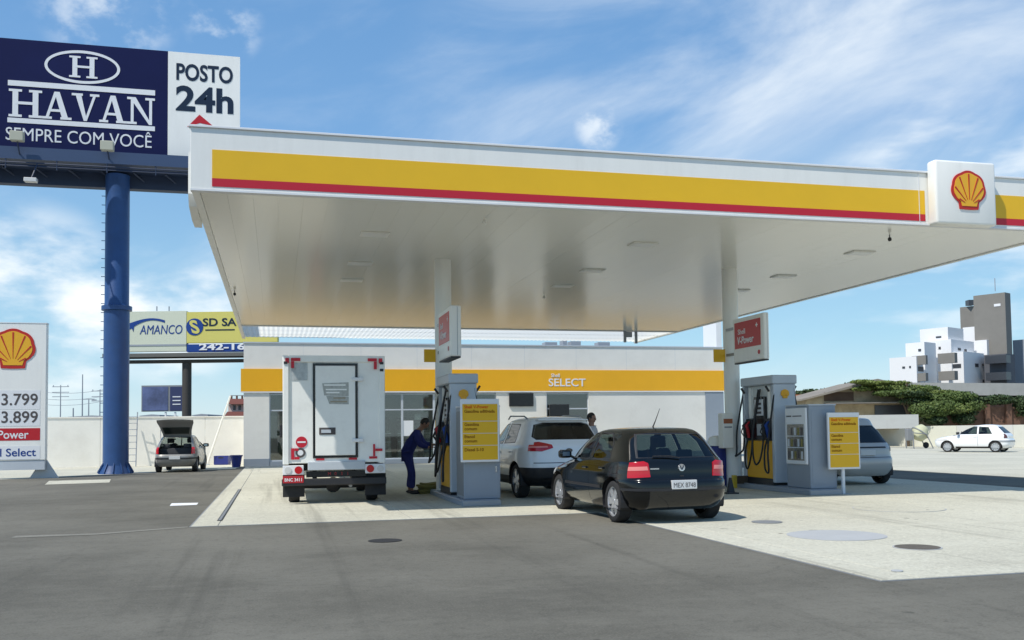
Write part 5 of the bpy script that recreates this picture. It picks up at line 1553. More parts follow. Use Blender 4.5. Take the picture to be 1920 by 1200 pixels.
# --- white hatchback parked by the right wall
WL = 3.8
rows = hatch_rows(WL, 1.45, 0.80, 0.12)
vp = patch_glass([(1.52, 0.94), (2.42, 0.94), (1.98, 1.34), (1.52, 1.36)], 'side', MT.glass_car, 'side_window') + patch_glass([(0.78, 0.95), (1.45, 0.94), (1.45, 1.35), (0.98, 1.32)], 'side', MT.glass_car, 'side_window')
vp += patch_glass([(-0.60, 0.99), (0.60, 0.99), (0.48, 1.32), (-0.48, 1.32)], 'rear', MT.glass_dark, 'rear_window') + patch_glass([(-0.64, 0.99), (0.64, 0.99), (0.50, 1.33), (-0.50, 1.33)], 'front', MT.glass_dark, 'windscreen')
vp += [('tail_lamp', [(0.58, 0.74), (0.80, 0.72), (0.78, 0.95), (0.62, 0.95)], 'rear2', M('dim lamp lens', (0.12, 0.05, 0.05), 0.2), dict(off=0.012, rim=0.015, cut=False)),
       ('sill_trim', [(1.0, 0.21), (2.6, 0.21), (2.6, 0.30), (1.0, 0.30)], 'side', MT.dark, dict(off=0.006, rim=0.008, cut=False)),
       ('bumper_strip', [(-0.9, 0.52), (0.9, 0.52), (0.9, 0.62), (-0.9, 0.62)], 'rear', MT.hub, dict(off=0.008, rim=0.01, cut=False)),
       ('door_gap', [(1.485, 0.32), (1.50, 0.32), (1.50, 0.93), (1.485, 0.93)], 'side', MT.midgrey, dict(off=0.001, cut=False)),
       ('headlamp', [(0.45, 0.60), (0.78, 0.62), (0.76, 0.74), (0.45, 0.72)], 'front2', MT.lampwhite, dict(off=0.006, rim=0.012, cut=False))]
fwv, rwv = onz(1783, 848), onz(1862, 848)
mid = (fwv + rwv) / 2
hd = R(34)
hv = Vector((-math.sin(hd), math.cos(hd), 0)); lf = Vector((-math.cos(hd), -math.sin(hd), 0))
org = mid - hv * 1.82 - lf * 0.70
build_car('hatchback', 'small white hatchback parked side-on by the far right wall', 'car', (org.x, org.y, 0.004), hd,
          dict(L=WL, rows=rows, paint=MT.carwhite, axles=(0.66, 3.02), wr=0.285, ww=0.18, rim=MT.alloy, spokes=0, patches=vp, belt=0.93, seat=1.6, mirror=2.42, handles=[(1.62, 0.80)], rear_lim=0.8, mirror_mat=MT.dark))

# ------------------------------------------------------------------ box truck
tk = thing('box_truck', 'white box truck standing on the pad with its closed rear door facing us', 'truck', (2.41, 3.9, PADZ), R(-1.0))
HW, ZB, ZTt, BL = 1.0, 0.80, 2.93, 3.3
MT.truckw = M('truck box panel', (0.88, 0.88, 0.83), 0.4, var=0.04, vscale=1.5, dirt=0.18, dscale=2.2, dcol=(0.35, 0.33, 0.30))
obj('cargo_box', B(-HW + 0.04, HW - 0.04, 0.03, BL, ZB, ZTt - 0.03, 0.012), MT.truckw, tk)
for s in (-1, 1):
    obj('corner_post', B(*sorted((s * (HW - 0.12), s * HW)), -0.012, 0.12, ZB - 0.02, ZTt, 0.014), MT.truckw, tk)
    obj('side_rail', B(*sorted((s * (HW - 0.035), s * (HW + 0.01))), 0.13, BL, ZB - 0.02, ZB + 0.10), MT.steel, tk)
    obj('side_rail', B(*sorted((s * (HW - 0.035), s * (HW + 0.01))), 0.13, BL, ZTt - 0.09, ZTt + 0.01), MT.truckw, tk)
obj('top_rail', B(-HW + 0.122, HW - 0.122, -0.01, 0.12, ZTt - 0.13, ZTt + 0.002, 0.008), MT.truckw, tk)
obj('sill_rail', B(-0.52, 0.60, -0.02, 0.10, ZB - 0.14, ZB + 0.03, 0.01), MT.lightgrey, tk)
DX0, DX1, DZ0, DZ1 = -0.42, 0.46, ZB + 0.10, 2.78
b = BM()
for (a, c, e, f_) in ((DX0, DX1, DZ1 - 0.045, DZ1), (DX0, DX1, DZ0, DZ0 + 0.045), (DX0, DX0 + 0.045, DZ0 + 0.0455, DZ1 - 0.0455), (DX1 - 0.045, DX1, DZ0 + 0.0455, DZ1 - 0.0455)):
    box(b, a, c, 0.005, 0.03, e, f_)
obj('door_gasket', b, MT.black, tk)
dr = obj('rear_door', B(DX0 + 0.05, DX1 - 0.05, 0.0, 0.03, DZ0 + 0.05, DZ1 - 0.05, 0.006), MT.truckw, tk)
for z in (DZ1 - 0.32, DZ0 + 0.34): obj('hinge', B(DX1 - 0.12, DX1 + 0.11, -0.03, -0.001, z - 0.035, z + 0.035, 0.008), MT.print_white, dr)
obj('latch', box(B(DX0 + 0.12, DX0 + 0.44, -0.012, -0.0005, DZ0 + 0.46, DZ0 + 0.60, 0.006), DX0 + 0.17, DX0 + 0.36, -0.02, -0.0125, DZ0 + 0.49, DZ0 + 0.57), MT.print_grey, dr)
obj('latch_plate', B(DX0 + 0.16, DX0 + 0.35, -0.024, -0.0205, DZ0 + 0.495, DZ0 + 0.56), MT.lightgrey, dr)
MT.decal = M('worn grey decal', (0.42, 0.43, 0.40), 0.6, var=0.25, vscale=14)
b = BM(); z0_ = 2.02
prism(b, [(-0.24, z0_ + 0.36), (0.28, z0_ + 0.38), (0.28, z0_ + 0.10), (-0.20, z0_ + 0.12)], 'y', -0.005, -0.001); prism(b, [(-0.16, z0_ + 0.11), (0.28, z0_ + 0.09), (0.28, z0_ - 0.06), (-0.10, z0_ - 0.05)], 'y', -0.0055, -0.001)
de = obj('worn_decal', b, MT.decal, dr)
for i, (xa_, xb2, zz) in enumerate(((-0.20, 0.22, 0.31), (-0.17, 0.24, 0.22), (-0.16, 0.10, 0.16), (-0.02, 0.22, 0.05), (-0.08, 0.25, -0.02))):
    obj('decal_line', B(xa_, xb2, -0.0075, -0.006, z0_ + zz, z0_ + zz + 0.03), MT.truckw if i < 3 else M('decal brown', (0.34, 0.30, 0.22), 0.6), de)
obj('foil_patch', B(-0.83, -0.52, 0.02, 0.029, 2.44, 2.79), M('foil decal', (0.46, 0.48, 0.47), 0.35, metal=0.2, var=0.25, vscale=9), tk)
# red and white marker tape
for (x0, x1, z0_, z1_) in ((-0.95, -0.88, 2.78, 2.88), (-0.84, -0.66, 2.82, 2.88), (-0.84, -0.78, 2.68, 2.815), (0.66, 0.84, 2.82, 2.88), (0.78, 0.84, 2.66, 2.815), (0.88, 0.95, 2.78, 2.88), (-0.36, -0.20, ZB + 0.055, ZB + 0.095), (0.28, 0.44, ZB + 0.055, ZB + 0.095), (0.76, 0.80, ZB + 0.12, ZB + 0.36), (0.80, 0.94, ZB + 0.22, ZB + 0.27), (0.68, 0.84, ZB + 0.07, ZB + 0.115), (-0.84, -0.78, ZB + 0.08, ZB + 0.30), (-0.775, -0.68, ZB + 0.08, ZB + 0.13), (-0.775, -0.70, ZB + 0.25, ZB + 0.30)):
    yb0 = -0.0285 if (abs(x0 + x1) / 2 > 0.86 or z1_ > 2.79) else 0.012
    obj('marker_tape', B(x0, x1, yb0, yb0 + 0.016, z0_, z1_), MT.red, tk)
for (x0, z0_) in ((0.90, 2.62), (0.90, 2.76), (-0.98, 2.76)):
    obj('corner_lamp', B(x0, x0 + 0.07, -0.03, -0.0125, z0_, z0_ + 0.05), MT.dark, tk)
b = P(disc(-0.64, ZB + 0.42, 0.11, 24), 'y', 0.018, 0.029); so_ = obj('speed_sticker', b, MT.red, tk)
obj('sticker_bar', B(-0.72, -0.56, 0.0145, 0.0175, ZB + 0.405, ZB + 0.435), MT.print_white, so_)
b = P(disc(-0.66, ZB + 0.21, 0.095, 24), 'y', 0.016, 0.028); so_ = obj('round_sticker', b, MT.print_grey, tk)
obj('sticker_bar', P(disc(-0.66, ZB + 0.21, 0.055, 20), 'y', 0.0125, 0.0155), MT.print_white, so_)
# chassis
obj('frame_rail', B(-0.42, -0.34, 0.15, 5.1, 0.48, 0.64), MT.dark, tk); obj('frame_rail', B(0.34, 0.42, 0.15, 5.1, 0.48, 0.64), MT.dark, tk)
for y in (0.3, 1.5, 2.7): obj('cross_member', B(-0.98, 0.98, y, y + 0.08, 0.645, 0.775), MT.dark, tk)
obj('rear_bumper', B(-1.02, 1.02, -0.02, 0.10, 0.36, 0.50, 0.015), MT.dark, tk)
obj('back_board', B(-0.55, 0.62, 0.06, 0.09, 0.52, 0.64), MT.black, tk)
for i_, ch_ in enumerate('M031'): text(ch_, MT.platered, tk, (-0.10 + 0.12 * i_, 0.0595, 0.585), h=0.06, ext=0.003, name='stencil')
for s in (-1, 1):
    xx = s * 0.80
    lb_ = obj('lamp_board', B(xx - 0.20, xx + 0.20, -0.015, 0.03, 0.58, 0.765, 0.008), MT.print_white, tk)
    obj('tail_lamp', P(disc(xx - s * 0.10, 0.672, 0.075, 24), 'y', -0.03, -0.0155), MT.tail, lb_)
    obj('reverse_lamp', P(disc(xx + s * 0.10, 0.672, 0.065, 24), 'y', -0.028, -0.0155), MT.lampwhite, lb_)
    obj('mudflap', B(xx - 0.20, xx + 0.22, 0.12, 0.135, 0.14, 0.575), MT.rubber, tk)
pl_ = obj('number_plate', B(-1.0, -0.60, -0.03, -0.012, 0.42, 0.56, 0.004), MT.platered, tk)
text('BNC 3411', MT.print_white, pl_, (-0.80, -0.0302, 0.485), h=0.065, w=0.33, bold=0.02, ext=0.002, name='plate_lettering')
for s in (-1, 1):
    wheel_parts(tk, s * 0.78, 0.75, 0.32, 0.22, MT.hub, s, 0)
    wheel_parts(tk, s * 0.78, 3.95, 0.32, 0.20, MT.hub, s, 0)
obj('axle', T([(-0.7, 0.75, 0.32), (0.7, 0.75, 0.32)], 0.06, 8), MT.dark, tk)
bm = BM(); lathe(bm, [(0.02, 0.62), (0.13, 0.66), (0.16, 0.75), (0.13, 0.84), (0.02, 0.88)], 14, 'y'); bm.transform(Matrix.Translation((0.0, 0, 0.33))); obj('differential', bm, MT.dark, tk, smooth=50)
obj('exhaust', T([(0.3, 2.2, 0.38), (0.3, 0.3, 0.36), (0.32, 0.12, 0.34)], 0.035, 8), MT.steel, tk)
# cab ahead of the box
b = BM()
prism(b, [(3.38, 0.42), (4.98, 0.42), (5.06, 0.60), (5.05, 1.05), (4.75, 1.30), (4.42, 1.98), (4.25, 2.04), (3.50, 2.04), (3.38, 1.9)], 'x', -0.86, 0.86)
bmesh.ops.bevel(b, geom=list(b.edges), offset=0.03, segments=2, affect='EDGES')
cab = obj('cab', b, MT.truckw, tk, smooth=40)
for s in (-1, 1):
    b = BM(); prism(b, [(3.62, 1.25), (4.62, 1.25), (4.36, 1.86), (3.62, 1.88)], 'x', *sorted((s * 0.862, s * 0.866))); obj('side_window', b, MT.glass_dark, cab)
    obj('door_mirror', B(*sorted((s * 0.93, s * 1.12)), 4.52, 4.60, 1.30, 1.62, 0.02), MT.dark, cab)
    obj('mirror_arm', T([(s * 0.86, 4.58, 1.4), (s * 0.94, 4.56, 1.45)], 0.015, 5), MT.dark, cab)
    obj('headlamp', B(*sorted((s * 0.52, s * 0.80)), 5.03, 5.075, 0.72, 0.88, 0.01), MT.lampwhite, cab)
b = BM(); vs = [b.verts.new(p) for p in ((-0.76, 4.735, 1.36), (0.76, 4.735, 1.36), (0.70, 4.475, 1.92), (-0.70, 4.475, 1.92))]; b.faces.new(vs); bmesh.ops.translate(b, verts=b.verts, vec=(0, 0.03, 0.01)); obj('windscreen', b, MT.glass_dark, cab)

# ------------------------------------------------------------------ people
def skin(name, nodes, edges, mat, parent, level=2):
    me = bpy.data.meshes.new(name)
    keys = list(nodes)
    me.from_pydata([nodes[k][0] for k in keys], [(keys.index(a), keys.index(b2)) for a, b2 in edges], [])
    o = bpy.data.objects.new(name, me); C.objects.link(o)
    o.modifiers.new('skin', 'SKIN'); sm = o.modifiers.new('sub', 'SUBSURF'); sm.levels = sm.render_levels = level
    for i, k in enumerate(keys):
        r_ = nodes[k][1]; r_ = r_ if isinstance(r_, tuple) else (r_, r_)
        me.skin_vertices[0].data[i].radius = r_
        me.skin_vertices[0].data[i].use_root = (i == 0)
    bpy.context.view_layer.update()
    dg = bpy.context.evaluated_depsgraph_get()
    nm_ = bpy.data.meshes.new_from_object(o.evaluated_get(dg))
    bpy.data.objects.remove(o)
    for p in nm_.polygons: p.use_smooth = True
    nm_.materials.clear(); nm_.materials.append(mat); nm_.name = name
    o = bpy.data.objects.new(name, nm_); C.objects.link(o); o.parent = parent
    return o


def ell(c, r, mat, name, parent, seg=16):
    bm = BM(); bmesh.ops.create_uvsphere(bm, u_segments=seg, v_segments=seg // 2 + 2, radius=1)
    bm.transform(Matrix.Translation(Vector(c)) @ Matrix.Diagonal((*r, 1)))
    return obj(name, bm, mat, parent, smooth=180)


def person(label, loc, rz, pose, top_mat, leg_mat, group=None):
    """local +x is where the person faces"""
    o = thing('person', label, 'person', loc, rz, group)
    J = pose
    br_ = {'pelvis': (J['pelvis'], (0.10, 0.13)), 'waist': (J['waist'], (0.095, 0.12)), 'chest': (J['chest'], (0.115, 0.155)), 'neck': (J['neck'], 0.052), 'head': (J['head'], (0.075, 0.07)), 'crown': (J['crown'], (0.07, 0.062))}
    ed = [('pelvis', 'waist'), ('waist', 'chest'), ('chest', 'neck'), ('neck', 'head'), ('head', 'crown')]
    for s in 'LR':
        br_['sh' + s] = (J['sh' + s], 0.055); br_['el' + s] = (J['el' + s], 0.042); br_['wr' + s] = (J['wr' + s], 0.028); br_['hd' + s] = (J['hd' + s], (0.02, 0.04))
        br_['hip' + s] = (J['hip' + s], 0.085); br_['kn' + s] = (J['kn' + s], 0.055); br_['an' + s] = (J['an' + s], 0.036); br_['toe' + s] = (J['toe' + s], 0.03)
        ed += [('chest', 'sh' + s), ('sh' + s, 'el' + s), ('el' + s, 'wr' + s), ('wr' + s, 'hd' + s), ('pelvis', 'hip' + s), ('hip' + s, 'kn' + s), ('kn' + s, 'an' + s), ('an' + s, 'toe' + s)]
    body = skin('body', br_, ed, MT.skin, o)
    grow = 0.034
    tp = {k: (br_[k][0], tuple(x + grow for x in (br_[k][1] if isinstance(br_[k][1], tuple) else (br_[k][1],) * 2))) for k in ('waist', 'pelvis', 'chest', 'shL', 'shR', 'elL', 'elR')}
    for s in 'LR':
        w_ = Vector(J['el' + s]).lerp(Vector(J['wr' + s]), 0.85); tp['cf' + s] = (tuple(w_), (0.045, 0.045))
    nk = Vector(J['chest']).lerp(Vector(J['neck']), 0.75); tp['collar'] = (tuple(nk), (0.07, 0.08))
    te = [('waist', 'pelvis'), ('waist', 'chest'), ('chest', 'collar')] + [e for s in 'LR' for e in (('chest', 'sh' + s), ('sh' + s, 'el' + s), ('el' + s, 'cf' + s))]
    skin('shirt', tp, te, top_mat, o)
    lg = {'pelvis': (J['pelvis'], (0.125, 0.15))}
    le = []
    for s in 'LR':
        a_ = Vector(J['kn' + s]).lerp(Vector(J['an' + s]), 0.9)
        lg['hip' + s] = (J['hip' + s], 0.118); lg['kn' + s] = (J['kn' + s], 0.092); lg['an' + s] = (tuple(a_), 0.080)
        le += [('pelvis', 'hip' + s), ('hip' + s, 'kn' + s), ('kn' + s, 'an' + s)]
    skin('trousers', lg, le, leg_mat, o)
    for s in 'LR':
        a_, t_ = Vector(J['an' + s]), Vector(J['toe' + s]); d = (t_ - a_); d.z = 0; d.normalize()
        ell(a_ + d * 0.06 + Vector((0, 0, -0.035)), (0.135 if abs(d.x) > abs(d.y) else 0.05, 0.05 if abs(d.x) > abs(d.y) else 0.135, 0.048), MT.dark, 'shoe', o, 12)
        # fingers
        h_ = Vector(J['hd' + s]); w_ = Vector(J['wr' + s]); d = (h_ - w_).normalized(); sd = d.cross(Vector((0, 0, 1))); sd = sd.normalized() if sd.length > 0.1 else Vector((0, 1, 0)); up_ = sd.cross(d)
        for k in range(4):
            off = sd * (k - 1.5) * 0.019
            L_ = (0.062, 0.072, 0.068, 0.052)[k]
            obj('finger', T([tuple(h_ + off + d * 0.0), tuple(h_ + off + d * L_ * 0.6 - up_ * 0.006), tuple(h_ + off + d * L_ - up_ * 0.03)], [0.010, 0.009, 0.007], 6), MT.skin, body, smooth=60)
        obj('thumb', T([tuple(w_ + d * 0.03 + sd * 0.02), tuple(w_ + d * 0.07 + sd * 0.05), tuple(w_ + d * 0.10 + sd * 0.05 - up_ * 0.02)], [0.012, 0.011, 0.008], 6), MT.skin, body, smooth=60)
    hdc = Vector(J['head']).lerp(Vector(J['crown']), 0.5); ax_ = (Vector(J['crown']) - Vector(J['neck'])).normalized()
    fwd_ = Vector((1, 0, 0)); fwd_ = (fwd_ - ax_ * fwd_.dot(ax_)).normalized(); sd = ax_.cross(fwd_)
    mt4 = Matrix((( *fwd_, 0), (*sd, 0), (*ax_, 0), (0, 0, 0, 1))).transposed(); mt4.translation = hdc

    def hp_(bm_, nm_, mat_, par_):
        bm_.transform(mt4); return obj(nm_, bm_, mat_, par_, smooth=180)
    bm = BM(); bmesh.ops.create_uvsphere(bm, u_segments=20, v_segments=14, radius=1); bm.transform(Matrix.Diagonal((0.098, 0.078, 0.118, 1)))
    skull = hp_(bm, 'head', MT.skin, o)
    bm = BM(); bmesh.ops.create_uvsphere(bm, u_segments=20, v_segments=14, radius=1); bm.transform(Matrix.Translation((-0.018, 0, 0.022)) @ Matrix.Diagonal((0.103, 0.087, 0.112, 1)))
    bmesh.ops.delete(bm, geom=[v for v in bm.verts if v.co.x > 0.055 and v.co.z < 0.065 or v.co.z < -0.055], context='VERTS')
    hp_(bm, 'hair', MT.hair, skull)
    bm = BM(); prism(bm, [(0.085, 0.02), (0.122, -0.022), (0.09, -0.03)], 'y', -0.013, 0.013); hp_(bm, 'nose', MT.skin, skull)
    for s in (-1, 1):
        bm = BM(); bmesh.ops.create_uvsphere(bm, u_segments=8, v_segments=6, radius=1); bm.transform(Matrix.Translation((0.086, s * 0.031, 0.012)) @ Matrix.Diagonal((0.012, 0.013, 0.008, 1))); hp_(bm, 'eye', MT.hair, skull)
        bm = BM(); bmesh.ops.create_uvsphere(bm, u_segments=8, v_segments=6, radius=1); bm.transform(Matrix.Translation((-0.005, s * 0.080, -0.005)) @ Matrix.Diagonal((0.022, 0.010, 0.032, 1))); hp_(bm, 'ear', MT.skin, skull)
    bm = BM(); bmesh.ops.create_uvsphere(bm, u_segments=8, v_segments=6, radius=1); bm.transform(Matrix.Translation((0.083, 0, -0.058)) @ Matrix.Diagonal((0.010, 0.026, 0.006, 1))); hp_(bm, 'mouth', M('lips', (0.22, 0.08, 0.06), 0.6), skull)
    return o


bend = dict(pelvis=(-0.06, 0, 0.93), waist=(0.0, 0, 1.06), chest=(0.13, 0, 1.30), neck=(0.25, 0, 1.455), head=(0.33, 0, 1.53), crown=(0.385, 0, 1.63),
            shL=(0.17, 0.18, 1.37), elL=(0.30, 0.24, 1.12), wrL=(0.52, 0.19, 1.10), hdL=(0.59, 0.17, 1.10),
            shR=(0.17, -0.18, 1.37), elR=(0.26, -0.25, 1.10), wrR=(0.49, -0.21, 1.04), hdR=(0.56, -0.19, 1.05),
            hipL=(-0.05, 0.10, 0.88), knL=(0.03, 0.12, 0.48), anL=(-0.03, 0.12, 0.08), toeL=(0.14, 0.13, 0.035),
            hipR=(-0.05, -0.10, 0.88), knR=(0.07, -0.12, 0.48), anR=(0.06, -0.13, 0.08), toeR=(0.23, -0.14, 0.035))
a = onz(770, 927)
person('man in a navy work suit bending towards the left pump hoses', (a.x - 0.02, a.y, PADZ), -YAW, bend, MT.navycloth, MT.navycloth)
stand = dict(pelvis=(0, 0, 0.95), waist=(0.01, 0, 1.10), chest=(0.02, 0, 1.33), neck=(0.03, 0, 1.51), head=(0.045, 0, 1.59), crown=(0.055, 0, 1.70),
             shL=(0.0, 0.19, 1.42), elL=(-0.02, 0.25, 1.14), wrL=(0.14, 0.22, 0.95), hdL=(0.20, 0.20, 0.92),
             shR=(0.0, -0.19, 1.42), elR=(-0.02, -0.25, 1.14), wrR=(0.10, -0.24, 0.92), hdR=(0.15, -0.23, 0.87),
             hipL=(0, 0.10, 0.90), knL=(0.03, 0.11, 0.49), anL=(0, 0.12, 0.08), toeL=(0.17, 0.13, 0.035),
             hipR=(0, -0.10, 0.90), knR=(0.02, -0.11, 0.49), anR=(-0.03, -0.12, 0.08), toeR=(0.14, -0.13, 0.035))
a = ond(1110, 793, 21.0)
person('dark-haired man in a pale shirt standing beyond the black hatchback roof', (a.x - 0.05, a.y, PADZ), R(-50), stand, MT.shirt, MT.print_grey)

# ------------------------------------------------------------------ right background
pR0, pR1 = onz(1625, 835.5), onz(1925, 839.5)
dvr = (pR1 - pR0); dvr.z = 0; Lr = dvr.length; dvr.normalize()
pS = pR0 - dvr * 18
wr_ = thing('boundary_wall', 'pale grey boundary wall behind the white parked hatchback on the right', 'wall', pS, math.atan2(dvr.y, dvr.x))
Lt = Lr + 18 + 30
ns = 14
for k in range(ns):
    obj('wall_panel', B(Lt * k / ns + 0.01, Lt * (k + 1) / ns - 0.01, 0, 0.2, 0, 1.42, 0.01), M('right wall render %d' % k, (0.62 + 0.03 * (k % 3), 0.61 + 0.03 * (k % 3), 0.56), 0.85, var=0.06, vscale=0.5, dirt=0.35, dscale=0.5, dcol=(0.4, 0.38, 0.34)) if k < 3 else bpy.data.materials['right wall render %d' % (k % 3)], wr_)
f = Far('block_wall', 'taller short stretch of grey wall left of the green creeper', 'wall', 1650, 62)
f.box('wall', 1560, 777, 1722, 805, 0, 0.3, M('grey block wall', (0.55, 0.55, 0.52), 0.9, var=0.1, vscale=0.7, dirt=0.4, dscale=0.7))
# old house under creeper
oh = Far('old_house', 'derelict tan house with a sloping roof under green creeper', 'house', 1650, 68)
b = BM(); prism(b, [oh.xz(1505, 805), oh.xz(1790, 805), oh.xz(1790, 752), oh.xz(1640, 716), oh.xz(1512, 748)], 'y', 0, 7); obj('gable_wall', b, MT.plaster, oh.o)
b = BM(); prism(b, [oh.xz(1498, 752), oh.xz(1498, 749), oh.xz(1640, 711), oh.xz(1800, 748), oh.xz(1800, 752), oh.xz(1640, 716)], 'y', -0.6, 7.5); obj('roof', b, M('weathered roof', (0.25, 0.22, 0.18), 0.9, var=0.2, vscale=1), oh.o)
oh.box('lean_to_roof', 1545, 754, 1725, 758, -1.4, -0.02, M('old lean-to', (0.20, 0.18, 0.16), 0.9))
oh.box('opening', 1640, 759, 1722, 778, -0.06, -0.003, MT.towerd)
oh.box('dark_gable', 1545, 735, 1600, 752, -0.05, -0.003, M('dark brown boards', (0.11, 0.07, 0.045), 0.9, var=0.2, vscale=3))
hs2 = Far('tiled_house', 'orange tiled roof showing behind the right fuel pump', 'house', 1530, 80)
hs2.box('wall', 1492, 757, 1570, 805, 0.5, 6, M('house render', (0.45, 0.35, 0.28), 0.9))
b = BM(); prism(b, [hs2.xz(1486, 757), hs2.xz(1575, 757), hs2.xz(1556, 738), hs2.xz(1492, 740)], 'y', -0.3, 6.5); obj('roof', b, MT.tile, hs2.o)
aw = Far('flat_roof_shed', 'long pale grey shed roof below the white apartment block', 'shed', 1850, 85)
b = BM(); prism(b, [aw.xz(1655, 717), aw.xz(1990, 719), aw.xz(1990, 742), aw.xz(1800, 741)], 'y', 0, 9); obj('roof', b, MT.slate, aw.o)
aw.box('wall', 1790, 742.5, 1990, 805, 0.6, 8, MT.brickred)
rw = Far('brick_wall', 'dark red old brick wall behind the white parked hatchback', 'wall', 1850, 66)
rw.box('wall', 1770, 762, 1990, 805, 0, 0.5, MT.brickred)
for u in (1800, 1845, 1885): rw.box('pier', u, 758, u + 8, 805, -0.25, -0.003, MT.brickred)


def leaves(bm, c, rad, n_, size, flat=1.0, rng=random):
    for _ in range(n_):
        while True:
            d = Vector((rng.uniform(-1, 1), rng.uniform(-1, 1), rng.uniform(-1, 1)))
            if 0.2 < d.length < 1: break
        p = Vector(c) + Vector((d.x * rad[0], d.y * rad[1], d.z * rad[2]))
        s = size * rng.uniform(0.6, 1.3)
        nrm = (d + Vector((rng.gauss(0, .6), rng.gauss(0, .6), rng.gauss(0, .6)))).normalized()
        t1 = nrm.orthogonal().normalized(); t2 = nrm.cross(t1)
        a_ = rng.uniform(0, 6.28); u_ = t1 * math.cos(a_) + t2 * math.sin(a_); w_ = t2 * math.cos(a_) - t1 * math.sin(a_)
        bm.faces.new([bm.verts.new(p + u_ * s), bm.verts.new(p + w_ * s * 0.55), bm.verts.new(p - u_ * s), bm.verts.new(p - w_ * s * 0.55)])


def bush(name, label, cat, u, dep, blobs, size, y0=0.0, trunk=True):
    """foliage made of many leaf faces round several uneven clumps; blobs are u, v, ru, rv, depth, count, tone"""
    f_ = Far(name, label, cat, u, dep)
    sc = dep / FOC
    groups = {}
    rg = random.Random(hash(label) % 9999 if False else len(label) * 37)
    for (bu, bv, ru, rv, dy, cn_, tone) in blobs:
        x, z = f_.xz(bu, bv)
        groups.setdefault(tone, BM())
        for k in range(5):   # break each clump into smaller ones
            ox_, oz_ = rg.uniform(-0.6, 0.6) * ru * sc, rg.uniform(-0.6, 0.6) * rv * sc
            q_ = rg.uniform(0.4, 0.7)
            leaves(groups[tone], (x + ox_, y0 + dy + rg.uniform(-0.5, 0.5), z + oz_), (ru * sc * q_, 0.9 * q_ + 0.3, rv * sc * q_), cn_ // 5, size, rng=rg)
    if trunk:
        x, z = f_.xz(u, blobs[0][1])
        obj('trunk', T([(x, y0 + 0.2, 0), (x + 0.1, y0 + 0.15, z * 0.5), (x, y0, z)], [0.16, 0.11, 0.05], 7), MT.bark, f_.o)
        for s in (-1, 1): obj('limb', T([(x + 0.05, y0 + 0.15, z * 0.5), (x + s * 0.7, y0, z * 0.95)], [0.08, 0.03], 6), MT.bark, f_.o)
    for tone, bm_ in groups.items():
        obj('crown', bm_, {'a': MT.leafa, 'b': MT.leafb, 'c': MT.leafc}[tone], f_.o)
    return f_


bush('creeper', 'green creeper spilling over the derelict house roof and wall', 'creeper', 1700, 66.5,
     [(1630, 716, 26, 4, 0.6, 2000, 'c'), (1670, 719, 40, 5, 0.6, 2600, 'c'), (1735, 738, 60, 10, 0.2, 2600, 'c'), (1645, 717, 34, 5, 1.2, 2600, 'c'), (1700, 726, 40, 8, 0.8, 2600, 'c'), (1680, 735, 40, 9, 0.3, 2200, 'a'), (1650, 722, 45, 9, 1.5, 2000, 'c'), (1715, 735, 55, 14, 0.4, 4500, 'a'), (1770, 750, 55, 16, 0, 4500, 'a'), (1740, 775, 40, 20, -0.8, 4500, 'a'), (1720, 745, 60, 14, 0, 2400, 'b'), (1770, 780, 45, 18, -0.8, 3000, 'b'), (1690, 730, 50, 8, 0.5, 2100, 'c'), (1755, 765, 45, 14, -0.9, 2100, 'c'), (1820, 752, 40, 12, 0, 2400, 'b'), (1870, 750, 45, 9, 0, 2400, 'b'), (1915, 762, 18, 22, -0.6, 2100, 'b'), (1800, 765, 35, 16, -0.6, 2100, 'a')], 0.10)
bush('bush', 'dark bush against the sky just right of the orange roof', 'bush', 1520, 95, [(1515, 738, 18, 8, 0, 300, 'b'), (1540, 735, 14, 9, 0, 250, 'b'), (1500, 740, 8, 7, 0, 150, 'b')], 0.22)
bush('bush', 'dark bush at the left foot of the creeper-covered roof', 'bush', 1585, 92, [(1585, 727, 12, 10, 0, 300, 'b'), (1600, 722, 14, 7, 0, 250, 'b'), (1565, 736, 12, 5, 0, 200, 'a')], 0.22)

# cement mixer
a = onz(1728, 841)
mx_ = thing('cement_mixer', 'small cement mixer with a cream drum standing by the right wall', 'cement mixer', (a.x, a.y, 0.004), -YAW)
bm = BM(); lathe(bm, [(0.12, -0.55), (0.42, -0.42), (0.52, -0.05), (0.50, 0.05), (0.28, 0.42), (0.26, 0.44), (0.24, 0.40), (0.05, -0.3)], 22); bm.transform(Matrix.Translation((-0.05, 0, 1.02)) @ Matrix.Rotation(R(38), 4, 'Y')); dm = obj('drum', bm, MT.mixer, mx_, smooth=35)
bm = BM(); lathe(bm, [(0.53, -0.06), (0.56, -0.06), (0.56, 0.0), (0.53, 0.0)], 28, close=False); bm.transform(Matrix.Translation((-0.05, 0, 1.02)) @ Matrix.Rotation(R(38), 4, 'Y')); obj('ring_gear', bm, MT.midgrey, dm)
for s in (-0.55, 0.55): obj('frame_leg', T([(-0.75, s, 1.1), (-0.72, s, 0.0)], 0.04, 6), MT.midgrey, mx_); obj('frame_leg', T([(0.5, s, 0.0), (0.1, s, 0.9), (-0.75, s, 1.0)], 0.035, 6), MT.midgrey, mx_)
obj('motor_box', B(-0.95, -0.62, -0.2, 0.2, 0.5, 1.25, 0.03), MT.midgrey, mx_)
bm = BM(); lathe(bm, [(0.02, -0.04), (0.17, -0.04), (0.2, 0), (0.17, 0.04), (0.02, 0.04)], 16, 'y'); bm.transform(Matrix.Translation((0.5, 0.5, 0.2))); obj('wheel', bm, MT.rubber, mx_)

